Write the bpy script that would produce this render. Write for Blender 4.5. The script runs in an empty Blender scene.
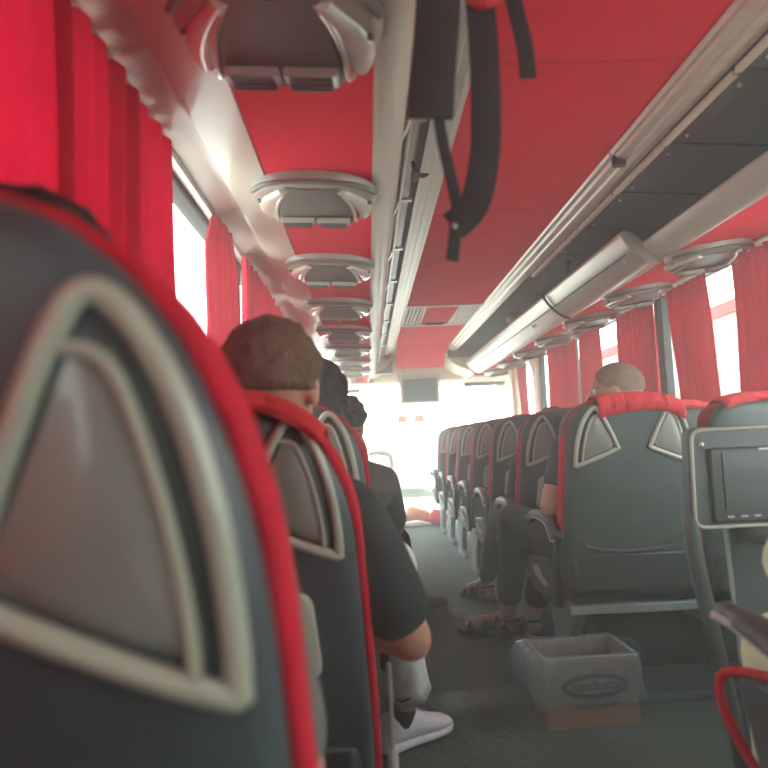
import bpy, bmesh, math, random
from mathutils import Vector, Matrix, noise
random.seed(7)
PI = math.pi
C = bpy.context.scene.collection
sc = bpy.context.scene

# ---------------------------------------------------------------- camera
cam_d = bpy.data.cameras.new('camera'); cam = bpy.data.objects.new('camera', cam_d); C.objects.link(cam)
cam_d.sensor_width = 36.0; cam_d.sensor_fit = 'HORIZONTAL'; cam_d.lens = 36.0*680/768
cam_d.clip_start = 0.02
R3 = Matrix(((0.9988, 0.0419, -0.0271), (-0.0234, -0.085, -0.9961), (-0.044, 0.9955, -0.0839)))
cam.matrix_world = Matrix.Translation((-0.62, 0, 1.0)) @ R3.to_quaternion().normalized().to_matrix().to_4x4()
cam_d.dof.use_dof = True; cam_d.dof.focus_distance = 3.2; cam_d.dof.aperture_fstop = 3.2
sc.camera = cam

# ---------------------------------------------------------------- daylight
w = bpy.data.worlds.new('sky'); sc.world = w; w.use_nodes = True
bg = w.node_tree.nodes['Background']; bg.inputs[0].default_value = (0.90, 1.0, 0.965, 1); bg.inputs[1].default_value = 8.0
sun_d = bpy.data.lights.new('sun', 'SUN'); sun_d.energy = 2.0; sun_d.angle = math.radians(6); sun_d.color = (1, .96, .88)
sun = bpy.data.objects.new('sun', sun_d); C.objects.link(sun)
sun.rotation_euler = Vector((0.55, 0.12, -1.0)).to_track_quat('-Z', 'Y').to_euler()
sc.view_settings.view_transform = 'Standard'; sc.view_settings.look = 'None'
sc.view_settings.gamma = 1; sc.view_settings.use_curve_mapping = False
sc.view_settings.exposure = 0.08
GLARE_DENSITY = 0.060  # density of the added volume that imitates lens glare

# ---------------------------------------------------------------- materials
def mat(name, col, rough=0.5, metal=0.0, var=0.06, vscale=8.0, bump=0.0, bscale=200.0, coat=0.0, sheen=0.0, trans=0.0, spec=0.5):
    m = bpy.data.materials.new(name); m.use_nodes = True
    nt = m.node_tree; N = nt.nodes; L = nt.links
    b = N['Principled BSDF']; out = N['Material Output']
    b.inputs['Roughness'].default_value = rough; b.inputs['Metallic'].default_value = metal
    b.inputs['Specular IOR Level'].default_value = spec
    b.inputs['Coat Weight'].default_value = coat; b.inputs['Sheen Weight'].default_value = sheen
    tc = N.new('ShaderNodeTexCoord'); nz = N.new('ShaderNodeTexNoise'); nz.inputs['Scale'].default_value = vscale
    nz.inputs['Detail'].default_value = 4
    L.new(tc.outputs['Object'], nz.inputs['Vector'])
    r = N.new('ShaderNodeValToRGB'); L.new(nz.outputs['Fac'], r.inputs['Fac'])
    r.color_ramp.elements[0].position = .3; r.color_ramp.elements[1].position = .7
    r.color_ramp.elements[0].color = tuple(max(0, c*(1-var)) for c in col)+(1,)
    r.color_ramp.elements[1].color = tuple(min(1, c*(1+var)) for c in col)+(1,)
    L.new(r.outputs['Color'], b.inputs['Base Color'])
    if bump:
        n2 = N.new('ShaderNodeTexNoise'); n2.inputs['Scale'].default_value = bscale
        L.new(tc.outputs['Object'], n2.inputs['Vector'])
        bp = N.new('ShaderNodeBump'); bp.inputs['Strength'].default_value = bump; bp.inputs['Distance'].default_value = .01
        L.new(n2.outputs['Fac'], bp.inputs['Height']); L.new(bp.outputs['Normal'], b.inputs['Normal'])
    if trans:
        t = N.new('ShaderNodeBsdfTranslucent'); L.new(r.outputs['Color'], t.inputs['Color'])
        mx = N.new('ShaderNodeMixShader'); mx.inputs[0].default_value = trans
        L.new(b.outputs[0], mx.inputs[1]); L.new(t.outputs[0], mx.inputs[2]); L.new(mx.outputs[0], out.inputs['Surface'])
    return m
def clear_mat(name, tint, refl, rough=0.02, body=0.0, bodycol=(.8, .9, 1)):
    m = bpy.data.materials.new(name); m.use_nodes = True; nt = m.node_tree; N = nt.nodes; L = nt.links
    N.remove(N['Principled BSDF']); out = N['Material Output']
    t = N.new('ShaderNodeBsdfTransparent'); t.inputs[0].default_value = tint+(1,)
    g = N.new('ShaderNodeBsdfGlossy'); g.inputs['Roughness'].default_value = rough; g.inputs['Color'].default_value = (1, 1, 1, 1)
    lw = N.new('ShaderNodeLayerWeight'); lw.inputs[0].default_value = .25
    pw_ = N.new('ShaderNodeMath'); pw_.operation = 'POWER'; L.new(lw.outputs['Facing'], pw_.inputs[0]); pw_.inputs[1].default_value = 3.0
    fr = N.new('ShaderNodeMath'); fr.operation = 'MULTIPLY_ADD'; L.new(pw_.outputs[0], fr.inputs[0]); fr.inputs[1].default_value = refl; fr.inputs[2].default_value = .03
    mx = N.new('ShaderNodeMixShader'); L.new(fr.outputs[0], mx.inputs[0]); L.new(t.outputs[0], mx.inputs[1]); L.new(g.outputs[0], mx.inputs[2])
    last = mx
    if body:
        d = N.new('ShaderNodeBsdfDiffuse'); d.inputs[0].default_value = bodycol+(1,)
        tr = N.new('ShaderNodeBsdfTranslucent'); tr.inputs[0].default_value = bodycol+(1,)
        ad = N.new('ShaderNodeMixShader'); L.new(d.outputs[0], ad.inputs[1]); L.new(tr.outputs[0], ad.inputs[2])
        m2 = N.new('ShaderNodeMixShader'); m2.inputs[0].default_value = body
        L.new(mx.outputs[0], m2.inputs[1]); L.new(ad.outputs[0], m2.inputs[2]); last = m2
    L.new(last.outputs[0], out.inputs['Surface'])
    return m
def emit_mat(name, col, s):
    m = bpy.data.materials.new(name); m.use_nodes = True
    b = m.node_tree.nodes['Principled BSDF']; b.inputs['Base Color'].default_value = (.02, .02, .02, 1)
    b.inputs['Emission Color'].default_value = col+(1,); b.inputs['Emission Strength'].default_value = s
    return m

M = {}
M['red_cloth'] = mat('red_ceiling_cloth', (.74, .012, .045), .85, var=.05, vscale=3, bump=.15, bscale=400, spec=.15)
M['red_seat'] = mat('red_seat_velour', (.56, .015, .035), .8, var=.12, vscale=20, bump=.2, bscale=500, spec=.2)
M['red_cover'] = mat('red_cover_cloth', (.62, .02, .035), .8, var=.15, vscale=30, bump=.3, bscale=120)
M['curtain'] = mat('red_curtain', (.42, .006, .026), .85, var=.12, vscale=6, trans=.24, spec=.1)
M['valance'] = mat('pale_valance', (.42, .31, .28), .42, var=.05, vscale=3, coat=.1)
M['beige'] = mat('beige_plastic', (.50, .45, .38), .38, var=.04, vscale=4, coat=.15)
M['beige_light'] = mat('light_beige_plastic', (.70, .60, .46), .4, var=.05, vscale=3)
M['frame'] = mat('handle_beige', (.42, .415, .33), .30, var=.05, vscale=10, coat=.4)
M['panel'] = mat('handle_panel', (.24, .23, .20), .32, var=.12, vscale=9, coat=.3)
M['slot'] = mat('slot_dark', (.075, .08, .07), .4)
M['shell'] = mat('seat_shell_grey', (.065, .078, .085), .42, var=.15, vscale=6, bump=.08, bscale=300)
M['shellcloth'] = mat('seat_back_cloth', (.065, .082, .082), .6, var=.12, vscale=14, bump=.1, bscale=400)
M['sidegrey'] = mat('seat_side_grey', (.14, .12, .12), .6, var=.1)
M['dark'] = mat('dark_plastic', (.03, .033, .035), .4, var=.1)
M['rubber'] = mat('black_rubber', (.02, .02, .022), .6)
M['screen'] = mat('screen_glass', (.03, .038, .042), .35, var=.05, coat=.1)
M['metal'] = mat('brushed_aluminium', (.66, .64, .58), .28, metal=.75, var=.05, vscale=20)
M['alu'] = mat('cornice_aluminium', (.60, .57, .50), .33, metal=.55, var=.05, vscale=20)
M['lens'] = mat('lamp_lens', (.62, .58, .50), .12, var=.03, coat=.8)
M['unit'] = mat('console_plastic', (.34, .31, .265), .32, var=.05, vscale=8, coat=.2)
M['unitdark'] = mat('console_centre', (.15, .135, .12), .42, var=.06)
M['vent'] = mat('vent_slats', (.11, .105, .10), .45)
M['rackgrey'] = mat('rack_flap_grey', (.13, .13, .135), .5, var=.06, vscale=3)
M['rackin'] = mat('rack_lining_grey', (.20, .19, .175), .7, var=.1)
M['strut'] = mat('pedestal_grey', (.30, .34, .35), .4, metal=.2)
M['arm'] = mat('armrest_grey', (.07, .08, .085), .45)
M['armlight'] = mat('armrest_trim', (.55, .54, .50), .35, metal=.2)
M['wall'] = mat('wall_carpet', (.09, .09, .09), .9, bump=.3)
M['skin'] = mat('skin', (.52, .27, .19), .5, var=.06, vscale=12)
M['skin2'] = mat('skin_tan', (.46, .25, .175), .5, var=.06, vscale=12)
M['hairbrown'] = mat('brown_hair', (.14, .08, .052), .7, var=.25, vscale=60, bump=.7, bscale=120)
M['hairblack'] = mat('black_hair', (.018, .017, .018), .55, var=.4, vscale=60, bump=.6, bscale=120)
M['hairshort'] = mat('cropped_hair', (.26, .185, .145), .8, var=.2, vscale=40, bump=.3, bscale=300)
M['black_shirt'] = mat('black_tshirt', (.034, .043, .044), .85, bump=.2, var=.15)
M['grey_shirt'] = mat('grey_green_shirt', (.13, .14, .12), .85, bump=.2, var=.1)
M['white_cloth'] = mat('white_cotton', (.72, .68, .66), .8, bump=.2, bscale=60, var=.06)
M['sneaker'] = mat('white_leather', (.72, .68, .76), .5, var=.05, vscale=20)
M['lime_cloth'] = mat('pale_lime_cloth', (.66, .70, .45), .85, bump=.2, bscale=40, var=.05)
M['trouser'] = mat('charcoal_trousers', (.05, .055, .058), .85, bump=.2, var=.15)
M['brown_shoe'] = mat('taupe_shoe', (.16, .12, .10), .6)
M['card'] = mat('cardboard', (.33, .22, .155), .8, var=.08, vscale=12, bump=.1, bscale=80)
M['ink'] = mat('box_print', (.075, .07, .085), .8, var=.1)
M['bag_red'] = mat('red_nylon', (.75, .02, .03), .6, var=.1, bump=.2, bscale=80)
M['webbing'] = mat('black_webbing', (.025, .024, .026), .75, bump=.4, bscale=600)
M['padding'] = mat('black_padding', (.035, .028, .030), .85, bump=.4, bscale=500)
M['glass'] = clear_mat('window_glass', (.95, .98, .97), .3)
M['liner'] = clear_mat('clear_blue_plastic', (.84, .92, .97), 2.2, rough=.08, body=.20, bodycol=(.60, .80, .95))
M['bottle'] = clear_mat('clear_plastic', (.9, .92, .92), .5, rough=.1, body=.15, bodycol=(.8, .8, .8))
M['green_cap'] = mat('pale_green_cap', (.45, .62, .55), .5)
M['white_ext'] = mat('white_cladding', (.36, .355, .34), .7)
M['red_ext'] = mat('red_stripe', (.45, .03, .03), .6)
M['rib_ext'] = mat('cladding_rib', (.20, .20, .185), .7)
M['ground'] = mat('pale_concrete', (.62, .61, .58), .9, var=.05, vscale=.5)
M['orange_item'] = mat('orange_print', (.85, .30, .15), .7, var=.2, vscale=40)
M['led'] = emit_mat('red_led', (1, .03, .02), 3.0)
M['bluebag'] = mat('blue_grey_plastic', (.12, .20, .25), .4)
M['peach'] = mat('peach_bag_cloth', (.45, .22, .17), .7)

def floor_mat():
    m = mat('floor_carpet', (.068, .085, .080), .9, var=.18, vscale=2.5)
    nt = m.node_tree; N = nt.nodes; L = nt.links; b = N['Principled BSDF']
    tc = N.new('ShaderNodeTexCoord'); v = N.new('ShaderNodeTexVoronoi'); v.inputs['Scale'].default_value = 70
    mp = N.new('ShaderNodeMapping'); mp.inputs['Scale'].default_value = (1, .45, 1); mp.inputs['Rotation'].default_value = (0, 0, .5)
    L.new(tc.outputs['Object'], mp.inputs[0]); L.new(mp.outputs[0], v.inputs['Vector'])
    bp = N.new('ShaderNodeBump'); bp.inputs['Strength'].default_value = .8; bp.inputs['Distance'].default_value = .006
    L.new(v.outputs['Distance'], bp.inputs['Height']); L.new(bp.outputs[0], b.inputs['Normal'])
    b.inputs['Specular IOR Level'].default_value = .3; b.inputs['Roughness'].default_value = .75
    return m
M['floor'] = floor_mat()

# ---------------------------------------------------------------- mesh helpers
class MB:
    def __init__(s): s.v = []; s.f = []
    def add(s, vs, fs):
        o = len(s.v); s.v += [tuple(v) for v in vs]; s.f += [tuple(i+o for i in f) for f in fs]; return s
    def box(s, a, b, rot=None, piv=None):
        x0, y0, z0 = a; x1, y1, z1 = b
        vs = [Vector(p) for p in ((x0,y0,z0),(x1,y0,z0),(x1,y1,z0),(x0,y1,z0),(x0,y0,z1),(x1,y0,z1),(x1,y1,z1),(x0,y1,z1))]
        if rot is not None:
            piv = Vector(piv) if piv else Vector(((x0+x1)/2, (y0+y1)/2, (z0+z1)/2))
            vs = [piv+rot @ (v-piv) for v in vs]
        return s.add(vs, ((0,3,2,1),(4,5,6,7),(0,1,5,4),(1,2,6,5),(2,3,7,6),(3,0,4,7)))
    def loft(s, rings, cap=True, closed=False):
        n = len(rings[0]); o = len(s.v)
        for r in rings: s.v += [tuple(p) for p in r]
        k = len(rings)
        for i in range(k if closed else k-1):
            j = (i+1) % k
            for q in range(n):
                q2 = (q+1) % n
                s.f.append((o+i*n+q, o+i*n+q2, o+j*n+q2, o+j*n+q))
        if cap and not closed:
            s.f.append(tuple(o+q for q in reversed(range(n)))); s.f.append(tuple(o+(k-1)*n+q for q in range(n)))
        return s
    def tube(s, pts, rad, seg=10, closed=False, flat=None, nrm=None):
        """sweep an ellipse (rad along the side, flat along nrm) down a path"""
        P = [Vector(p) for p in pts]; k = len(P); rings = []
        prev = None
        for i in range(k):
            if closed: t = P[(i+1) % k]-P[i-1]
            else: t = P[min(i+1, k-1)]-P[max(i-1, 0)]
            if t.length < 1e-9: t = Vector((0, 0, 1))
            t.normalize()
            if nrm is not None: n = Vector(nrm[i] if isinstance(nrm, list) else nrm)
            elif prev is not None: n = prev
            else: n = Vector((0, 0, 1)) if abs(t.z) < .9 else Vector((1, 0, 0))
            n = (n - t*n.dot(t)); n.normalize(); prev = n
            sd = t.cross(n)
            r = rad[i] if isinstance(rad, (list, tuple)) else rad
            fl = (flat[i] if isinstance(flat, (list, tuple)) else flat) if flat is not None else r
            rings.append([P[i]+sd*math.cos(a)*r+n*math.sin(a)*fl for a in [2*PI*q/seg for q in range(seg)]])
        return s.loft(rings, True, closed)
    def prism(s, poly, a, b, axis='y'):
        """poly = 2-D points; extruded along axis from a to b"""
        def P(p, t):
            return {'y': (p[0], t, p[1]), 'x': (t, p[0], p[1]), 'z': (p[0], p[1], t)}[axis]
        return s.loft([[P(p, a) for p in poly], [P(p, b) for p in poly]])
    def sheet(s, poly, a, b, th=.012):
        """profile polyline (x,z) given thickness upward (away from the cabin) and extruded in y"""
        up = [(x, z+th) for x, z in reversed(poly)]
        return s.prism(list(poly)+up, a, b)
    def sphere(s, c, r, seg=16, rings=10, rot=None):
        c = Vector(c); r = Vector((r, r, r)) if not hasattr(r, '__len__') else Vector(r)
        R = []
        for i in range(1, rings):
            th = PI*i/rings
            ring = []
            for q in range(seg):
                a = 2*PI*q/seg
                v = Vector((math.sin(th)*math.cos(a)*r.x, math.sin(th)*math.sin(a)*r.y, math.cos(th)*r.z))
                if rot is not None: v = rot @ v
                ring.append(c+v)
            R.append(ring)
        return s.loft(R)
def link(name, mesh, m, parent=None, smooth=True, bevel=0, seg=2, angle=40):
    o = bpy.data.objects.new(name, mesh); C.objects.link(o)
    if m is not None: mesh.materials.append(m)
    for p in mesh.polygons: p.use_smooth = smooth
    if parent is not None: o.parent = parent
    if bevel:
        b = o.modifiers.new('bevel', 'BEVEL'); b.width = bevel; b.segments = seg; b.limit_method = 'ANGLE'; b.angle_limit = math.radians(35)
    if smooth:
        bm = bmesh.new(); bm.from_mesh(mesh)
        for e in bm.edges:
            if len(e.link_faces) == 2 and e.calc_face_angle(0) > math.radians(angle): e.smooth = False
        bm.to_mesh(mesh); bm.free()
    return o
def obj(name, mb, m, parent=None, smooth=True, bevel=0, seg=2, angle=40):
    me = bpy.data.meshes.new(name); me.from_pydata(mb.v, [], mb.f); me.validate()
    bm = bmesh.new(); bm.from_mesh(me); bmesh.ops.recalc_face_normals(bm, faces=bm.faces); bm.to_mesh(me); bm.free()
    return link(name, me, m, parent, smooth, bevel, seg, angle)
def tag(o, label=None, cat=None, group=None, kind=None):
    if label: o['label'] = label
    if cat: o['category'] = cat
    if group: o['group'] = group
    if kind: o['kind'] = kind
    return o
def thing(name, loc, label, cat, group=None, rz=0):
    o = bpy.data.objects.new(name, None); C.objects.link(o); o.location = loc; o.rotation_euler = (0, 0, rz)
    o.empty_display_size = .1
    return tag(o, label, cat, group)
def struct(name, mb, m, **k):
    return tag(obj(name, mb, m, **k), kind='structure')
def copy_tree(o, parent=None):
    c = o.copy(); C.objects.link(c)
    if parent is not None: c.parent = parent
    for ch in [x for x in o.children]: copy_tree(ch, c)
    return c
def smooth_path(P, n=6, closed=False):
    """Catmull-Rom"""
    P = [Vector(p) for p in P]; out = []; k = len(P)
    rng = range(k) if closed else range(k-1)
    for i in rng:
        if closed: a, b, c, d = P[i-1], P[i], P[(i+1) % k], P[(i+2) % k]
        else: a, b, c, d = P[max(i-1, 0)], P[i], P[i+1], P[min(i+2, k-1)]
        for q in range(n):
            t = q/n
            out.append(.5*((2*b)+(c-a)*t+(2*a-5*b+4*c-d)*t*t+(3*b-a-3*c+d)*t**3))
    if not closed: out.append(P[-1])
    return out
def round_poly(P, r, n=5):
    out = []; k = len(P)
    for i in range(k):
        p = Vector(P[i]); a = Vector(P[i-1]); b = Vector(P[(i+1) % k])
        u = (a-p); v = (b-p); d = min(r, u.length*.45, v.length*.45)
        s0 = p+u.normalized()*d; s1 = p+v.normalized()*d
        for q in range(n+1):
            t = q/n; out.append((1-t)**2*s0+2*t*(1-t)*p+t*t*s1)
    return out
def superring(cx, cy, z, a, b, n, seg=36):
    r = []
    for q in range(seg):
        t = 2*PI*q/seg; c, s_ = math.cos(t), math.sin(t)
        r.append((cx+a*math.copysign(abs(c)**(2/n), c), cy+b*math.copysign(abs(s_)**(2/n), s_), z))
    return r

# ================================================================ THE BUS SHELL
Y0, Y1 = -1.0, 8.75
struct('floor', MB().box((-1.2, Y0, -.05), (1.2, Y1, 0)), M['floor'], smooth=False)
# ceiling: red lining in three lengths plus the roof skin above
mb = MB(); mb.box((-.30, Y0, 2.0), (.30, 1.747, 2.012)); mb.box((-.30, 1.753, 2.0), (.30, 2.96, 2.012)); mb.box((-.30, 2.966, 2.0), (.30, 5.02, 2.012))
mb.box((-.30, 5.90, 2.0), (.30, 7.10, 2.012))
struct('ceiling', mb, M['red_cloth'], smooth=False, bevel=.003)
struct('trim_1', MB().box((-1.25, Y0, 2.075), (1.25, Y1+.1, 2.12)), M['beige'], smooth=False)      # roof skin
# sloping red drop panel at the front of the ceiling
pr = [(7.10, 2.0), (7.16, 1.97), (7.34, 1.925), (7.42, 1.90), (7.50, 1.85), (7.56, 1.81), (7.6, 1.80)]
mb = MB(); mb.prism(pr+[(y, z+.015) for y, z in reversed(pr)], -.27, .27, 'x')
struct('trim_2', mb, M['red_cloth'], bevel=.004)
# walls
for sx, nm in ((-1, 'wall_left'), (1, 'wall_right')):
    mb = MB()
    x0, x1 = sorted((sx*1.15, sx*1.22))
    mb.box((x0, Y0, 0), (x1, Y1, .78)); mb.box((x0, Y0, 1.80), (x1, Y1, 2.08))
    struct(nm, mb, M['wall'], smooth=False)
struct('wall_back', MB().box((-1.2, Y0-.05, 0), (1.2, Y0, 2.08)), M['wall'], smooth=False)
# side windows with pillars
nwin = 0
for sx, spans in ((-1, ((-1.0, 1.33), (1.40, 2.83), (2.90, 4.30), (4.37, 5.70), (5.77, 7.1), (7.17, 8.6))),
                  (1, ((-1.0, .7), (.77, 2.28), (2.35, 3.93), (4.0, 5.66), (5.74, 6.75)))):
    for (a, b) in spans:
        nwin += 1
        X = sx*1.165
        win = struct('window_%d' % nwin, MB().box((X-.003, a, .78), (X+.003, b, 1.80)), M['glass'], smooth=False)
        fr = MB()
        fr.box((X-.03, a-.035, .77), (X+.02, a+.015, 1.81)); fr.box((X-.03, b-.015, .77), (X+.02, b+.035, 1.81))
        fr.box((X-.03, a, .77), (X+.02, b, .80)); fr.box((X-.03, a, 1.775), (X+.02, b, 1.81))
        obj('window_frame', fr, M['rubber'], win, smooth=False, bevel=.006)
# front right: beige door surround with two arched openings
mb = MB()
def arch_wall(y0, y1, z0, z1, oy0, oy1, oz0, oz1, X, th, rr=.16):
    outer = [(y0, z0), (y1, z0), (y1, z1), (y0, z1)]
    inn = [(oy0, oz0), (oy1, oz0), (oy1, oz1), (oy0, oz1)]
    ri = round_poly([(a, b, 0) for a, b in inn], rr, 6)
    n = len(ri); ro = []
    # project inner points outwards to the outer rectangle
    cy, cz = (oy0+oy1)/2, (oz0+oz1)/2
    for p in ri:
        d = Vector((p.x-cy, p.y-cz)); 
        t = min(((y1 if d.x > 0 else y0)-cy)/d.x if abs(d.x) > 1e-6 else 9e9, ((z1 if d.y > 0 else z0)-cz)/d.y if abs(d.y) > 1e-6 else 9e9)
        ro.append((cy+d.x*t, cz+d.y*t))
    rings = [[(X, a, b) for a, b in ro], [(X, p.x, p.y) for p in ri], [(X+th, p.x, p.y) for p in ri], [(X+th, a, b) for a, b in ro]]
    return rings
mb.loft(arch_wall(6.80, 7.75, .78, 1.85, 6.92, 7.62, .95, 1.78, 1.10, .08, .30), closed=True)
mb.loft(arch_wall(7.75, 8.70, .78, 1.85, 7.90, 8.50, 1.0, 1.72, 1.06, .12, .12), closed=True)
struct('trim_3', mb, M['beige_light'], bevel=.006)
for a, b, X in ((6.95, 7.60, 1.15), (7.92, 8.48, 1.14)):
    nwin += 1
    struct('window_%d' % nwin, MB().box((X, a-.05, .92), (X+.006, b+.05, 1.80)), M['glass'], smooth=False)
# windscreen
nwin += 1
ws = struct('window_%d' % nwin, MB().loft([[(x, 8.72+.10*(1-(x/1.15)**2), z) for x in [1.12*(2*i/12-1) for i in range(13)]]+[(x, 8.728+.10*(1-(x/1.15)**2), z) for x in [1.12*(1-2*i/12) for i in range(13)]] for z in (.05, 1.72)]), M['glass'])
fr = MB(); fr.box((-1.2, 8.70, 0), (-1.10, 8.80, 1.75)); fr.box((1.10, 8.70, 0), (1.2, 8.80, 1.75)); fr.box((-1.2, 8.70, -.02), (1.2, 8.86, .05))
obj('window_frame', fr, M['rubber'], ws, smooth=False, bevel=.01)
# header board above the windscreen
hp = [(8.30, 2.06), (8.25, 1.92), (8.24, 1.80), (8.30, 1.72), (8.42, 1.685), (8.80, 1.67), (8.86, 1.72), (8.86, 2.06)]
mb = MB().prism(hp, -1.18, 1.18, 'x')
struct('wall_front', mb, M['beige_light'], bevel=.008, angle=60)
# curved cheeks flanking the drop panel
for sx in (-1, 1):
    mb = MB(); pts = []
    for i in range(9):
        t = i/8
        pts.append((sx*(.30+.26*t**1.6), 1.99-.24*t**.55))
    poly = [(sx*.29, 2.05)]+pts+[(sx*.60, 1.70), (sx*.60, 2.05)]
    mb.prism(poly, 7.55, 8.26, 'y')
    struct('trim_%d' % (4 if sx < 0 else 5), mb, M['beige_light'], bevel=.006)

# ---------------------------------------------------------------- overhead racks and service channels
# left service channel: pale strip, red cloth, pale strip, glossy panel above the curtains
struct('trim_6', MB().sheet([(-.870, 1.738), (-.579, 1.720)], Y0, 7.7), M['red_cloth'], smooth=False)
struct('trim_7', MB().sheet([(-.999, 1.764), (-.985, 1.755), (-.872, 1.735)], Y0, 7.9, .016), M['beige'])
struct('trim_8', MB().sheet([(-1.15, 1.80), (-1.118, 1.775), (-1.09, 1.772), (-1.03, 1.785), (-1.003, 1.775)], Y0, 8.2, .012), M['valance'])
struct('trim_9', MB().tube([(-1.098, Y0, 1.768), (-1.098, 8.2, 1.768)], .009, 10), M['metal'])
# right service channel
struct('trim_10', MB().sheet([(.668, 1.722), (1.02, 1.765)], Y0, 7.7), M['red_cloth'], smooth=False)
struct('trim_11', MB().sheet([(1.018, 1.762), (1.09, 1.772), (1.15, 1.785)], Y0, 7.9, .014), M['beige'])
struct('trim_12', MB().tube([(1.10, Y0, 1.768), (1.10, 7.9, 1.768)], .009, 10), M['metal'])
# back walls of the two racks
mb = MB(); mb.box((-1.15, Y0, 1.84), (-1.12, 7.7, 2.075)); mb.box((-1.15, 7.6, 1.76), (-.31, 7.7, 2.075)); mb.box((-1.14, Y0, 2.05), (-.44, 7.7, 2.075))
struct('trim_13', mb, M['rackin'], smooth=False)
mb = MB(); mb.box((1.12, Y0, 1.80), (1.15, 7.7, 2.075)); mb.box((.31, 7.5, 1.90), (1.15, 7.6, 2.075)); mb.box((.46, Y0, 2.03), (1.14, 7.7, 2.06))
mb.box((.70, Y0, 1.79), (1.14, 7.7, 1.80))
struct('trim_14', mb, M['rackin'], smooth=False)

rk = thing('luggage_rack', (-.55, 0, 1.72), 'open overhead luggage rack with pale lip above the single seats', 'luggage rack')
def P_(l, off): return [(x-off[0], z-off[2]) for x, z in l]
def rpart(name, mb, m, root, **k):
    o = obj(name, mb, m, root, **k); o.matrix_parent_inverse = Matrix.Translation(-Vector(root.location)); return o
lip = [(-.582, 1.722), (-.56, 1.714), (-.530, 1.722), (-.508, 1.745), (-.498, 1.775), (-.500, 1.805), (-.51, 1.82), (-.535, 1.82), (-.54, 1.76), (-.582, 1.745)]
rpart('lip', MB().prism(lip, Y0, 7.6), M['beige'], rk, bevel=.004, angle=60)
mb = MB(); mb.tube([(-.470, Y0, 1.865), (-.470, 7.55, 1.865)], .008); rpart('rail', mb, M['metal'], rk)
for i in range(11):
    y = 1.15+.62*i
    mb = MB(); mb.tube([(-.503, y, 1.80), (-.485, y, 1.83), (-.470, y, 1.865)], .007, 8); mb.box((-.48, y-.012, 1.86), (-.425, y+.012, 1.872))
    rpart('bracket', mb, M['metal'], rk)
cor = [(-.405, 1.955), (-.395, 1.945), (-.375, 1.95), (-.37, 1.962), (-.345, 1.965), (-.338, 1.978), (-.31, 1.980), (-.302, 1.992), (-.288, 1.996), (-.288, 2.02), (-.41, 2.02)]
rpart('cornice', MB().prism(cor, Y0, 7.6), M['alu'], rk, smooth=False)
mb = MB(); mb.box((-.50, Y0, 1.985), (-.412, 7.55, 2.0)); mb.box((-.455, Y0, 1.96), (-.425, 7.55, 1.99)); rpart('cable_duct', mb, M['beige'], rk)

rk = thing('luggage_rack', (.60, 0, 1.72), 'overhead luggage rack with silver lip above the double seats', 'luggage rack')
# near lip (plain) and far thick lip beam
lip = [(.672, 1.720), (.655, 1.722), (.625, 1.745), (.60, 1.775), (.590, 1.80), (.605, 1.815), (.64, 1.80), (.70, 1.79), (.70, 1.735)]
rpart('lip', MB().prism(lip, Y0, 2.83), M['beige'], rk, bevel=.004, angle=60)
beam = [(.675, 1.714), (.64, 1.708), (.60, 1.722), (.555, 1.760), (.548, 1.763), (.515, 1.800), (.495, 1.835), (.497, 1.850), (.515, 1.858), (.545, 1.852), (.62, 1.80), (.70, 1.77), (.70, 1.735)]
mbm = MB().prism(beam, 2.83, 7.5); rpart('lip_beam', mbm, M['alu'], rk, bevel=.006, angle=50)
mb = MB(); mb.tube([(.5415, 2.90, 1.7675), (.5415, 7.45, 1.7675)], .0035, 6); rpart('seam', mb, M['rubber'], rk)
for y in (2.96, 3.02, 4.6, 4.66):
    mb = MB(); mb.box((.555, y, 1.744), (.575, y+.03, 1.75), Matrix.Rotation(.7, 3, 'Y')); rpart('latch', mb, M['armlight'], rk)
cor = [(.288, 2.02), (.288, 1.996), (.296, 1.985), (.306, 1.983), (.313, 1.972), (.34, 1.968), (.347, 1.960), (.372, 1.957), (.382, 1.964), (.398, 1.962), (.405, 1.975), (.405, 2.04)]
rpart('cornice', MB().prism(cor, Y0, 2.34), M['alu'], rk, smooth=False)
cor2 = [(x+.008 if x > .30 else x, z+.006) for x, z in cor]
rpart('cornice', MB().prism(cor2, 2.355, 7.5), M['alu'], rk, smooth=False)
mb = MB(); mb.box((.30, 2.335, 1.945), (.345, 2.36, 1.985)); rpart('end_cap', mb, M['rubber'], rk, bevel=.004)
# grey flaps closing the near part of the rack
yy = -1.0
while yy < 3.6:
    y1 = yy+.455
    R = Matrix.Rotation(.06, 3, 'Y')
    mb = MB(); mb.box((.405, yy+.006, 1.958), (1.12, y1-.006, 1.972), R, (.405, yy, 1.965))
    fl = rpart('flap', mb, M['rackgrey'], rk, smooth=False, bevel=.003)
    mb = MB(); mb.box((.402, yy+.008, 1.940), (.422, y1-.008, 1.957)); e = rpart('flap_edge', mb, M['beige_light'], rk, bevel=.003)
    for q_ in (yy+.07, y1-.07):
        mb = MB(); mb.sphere((.46, q_, 1.949), .007, 8, 6); rpart('screw', mb, M['metal'], rk)
    yy = y1

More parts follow.
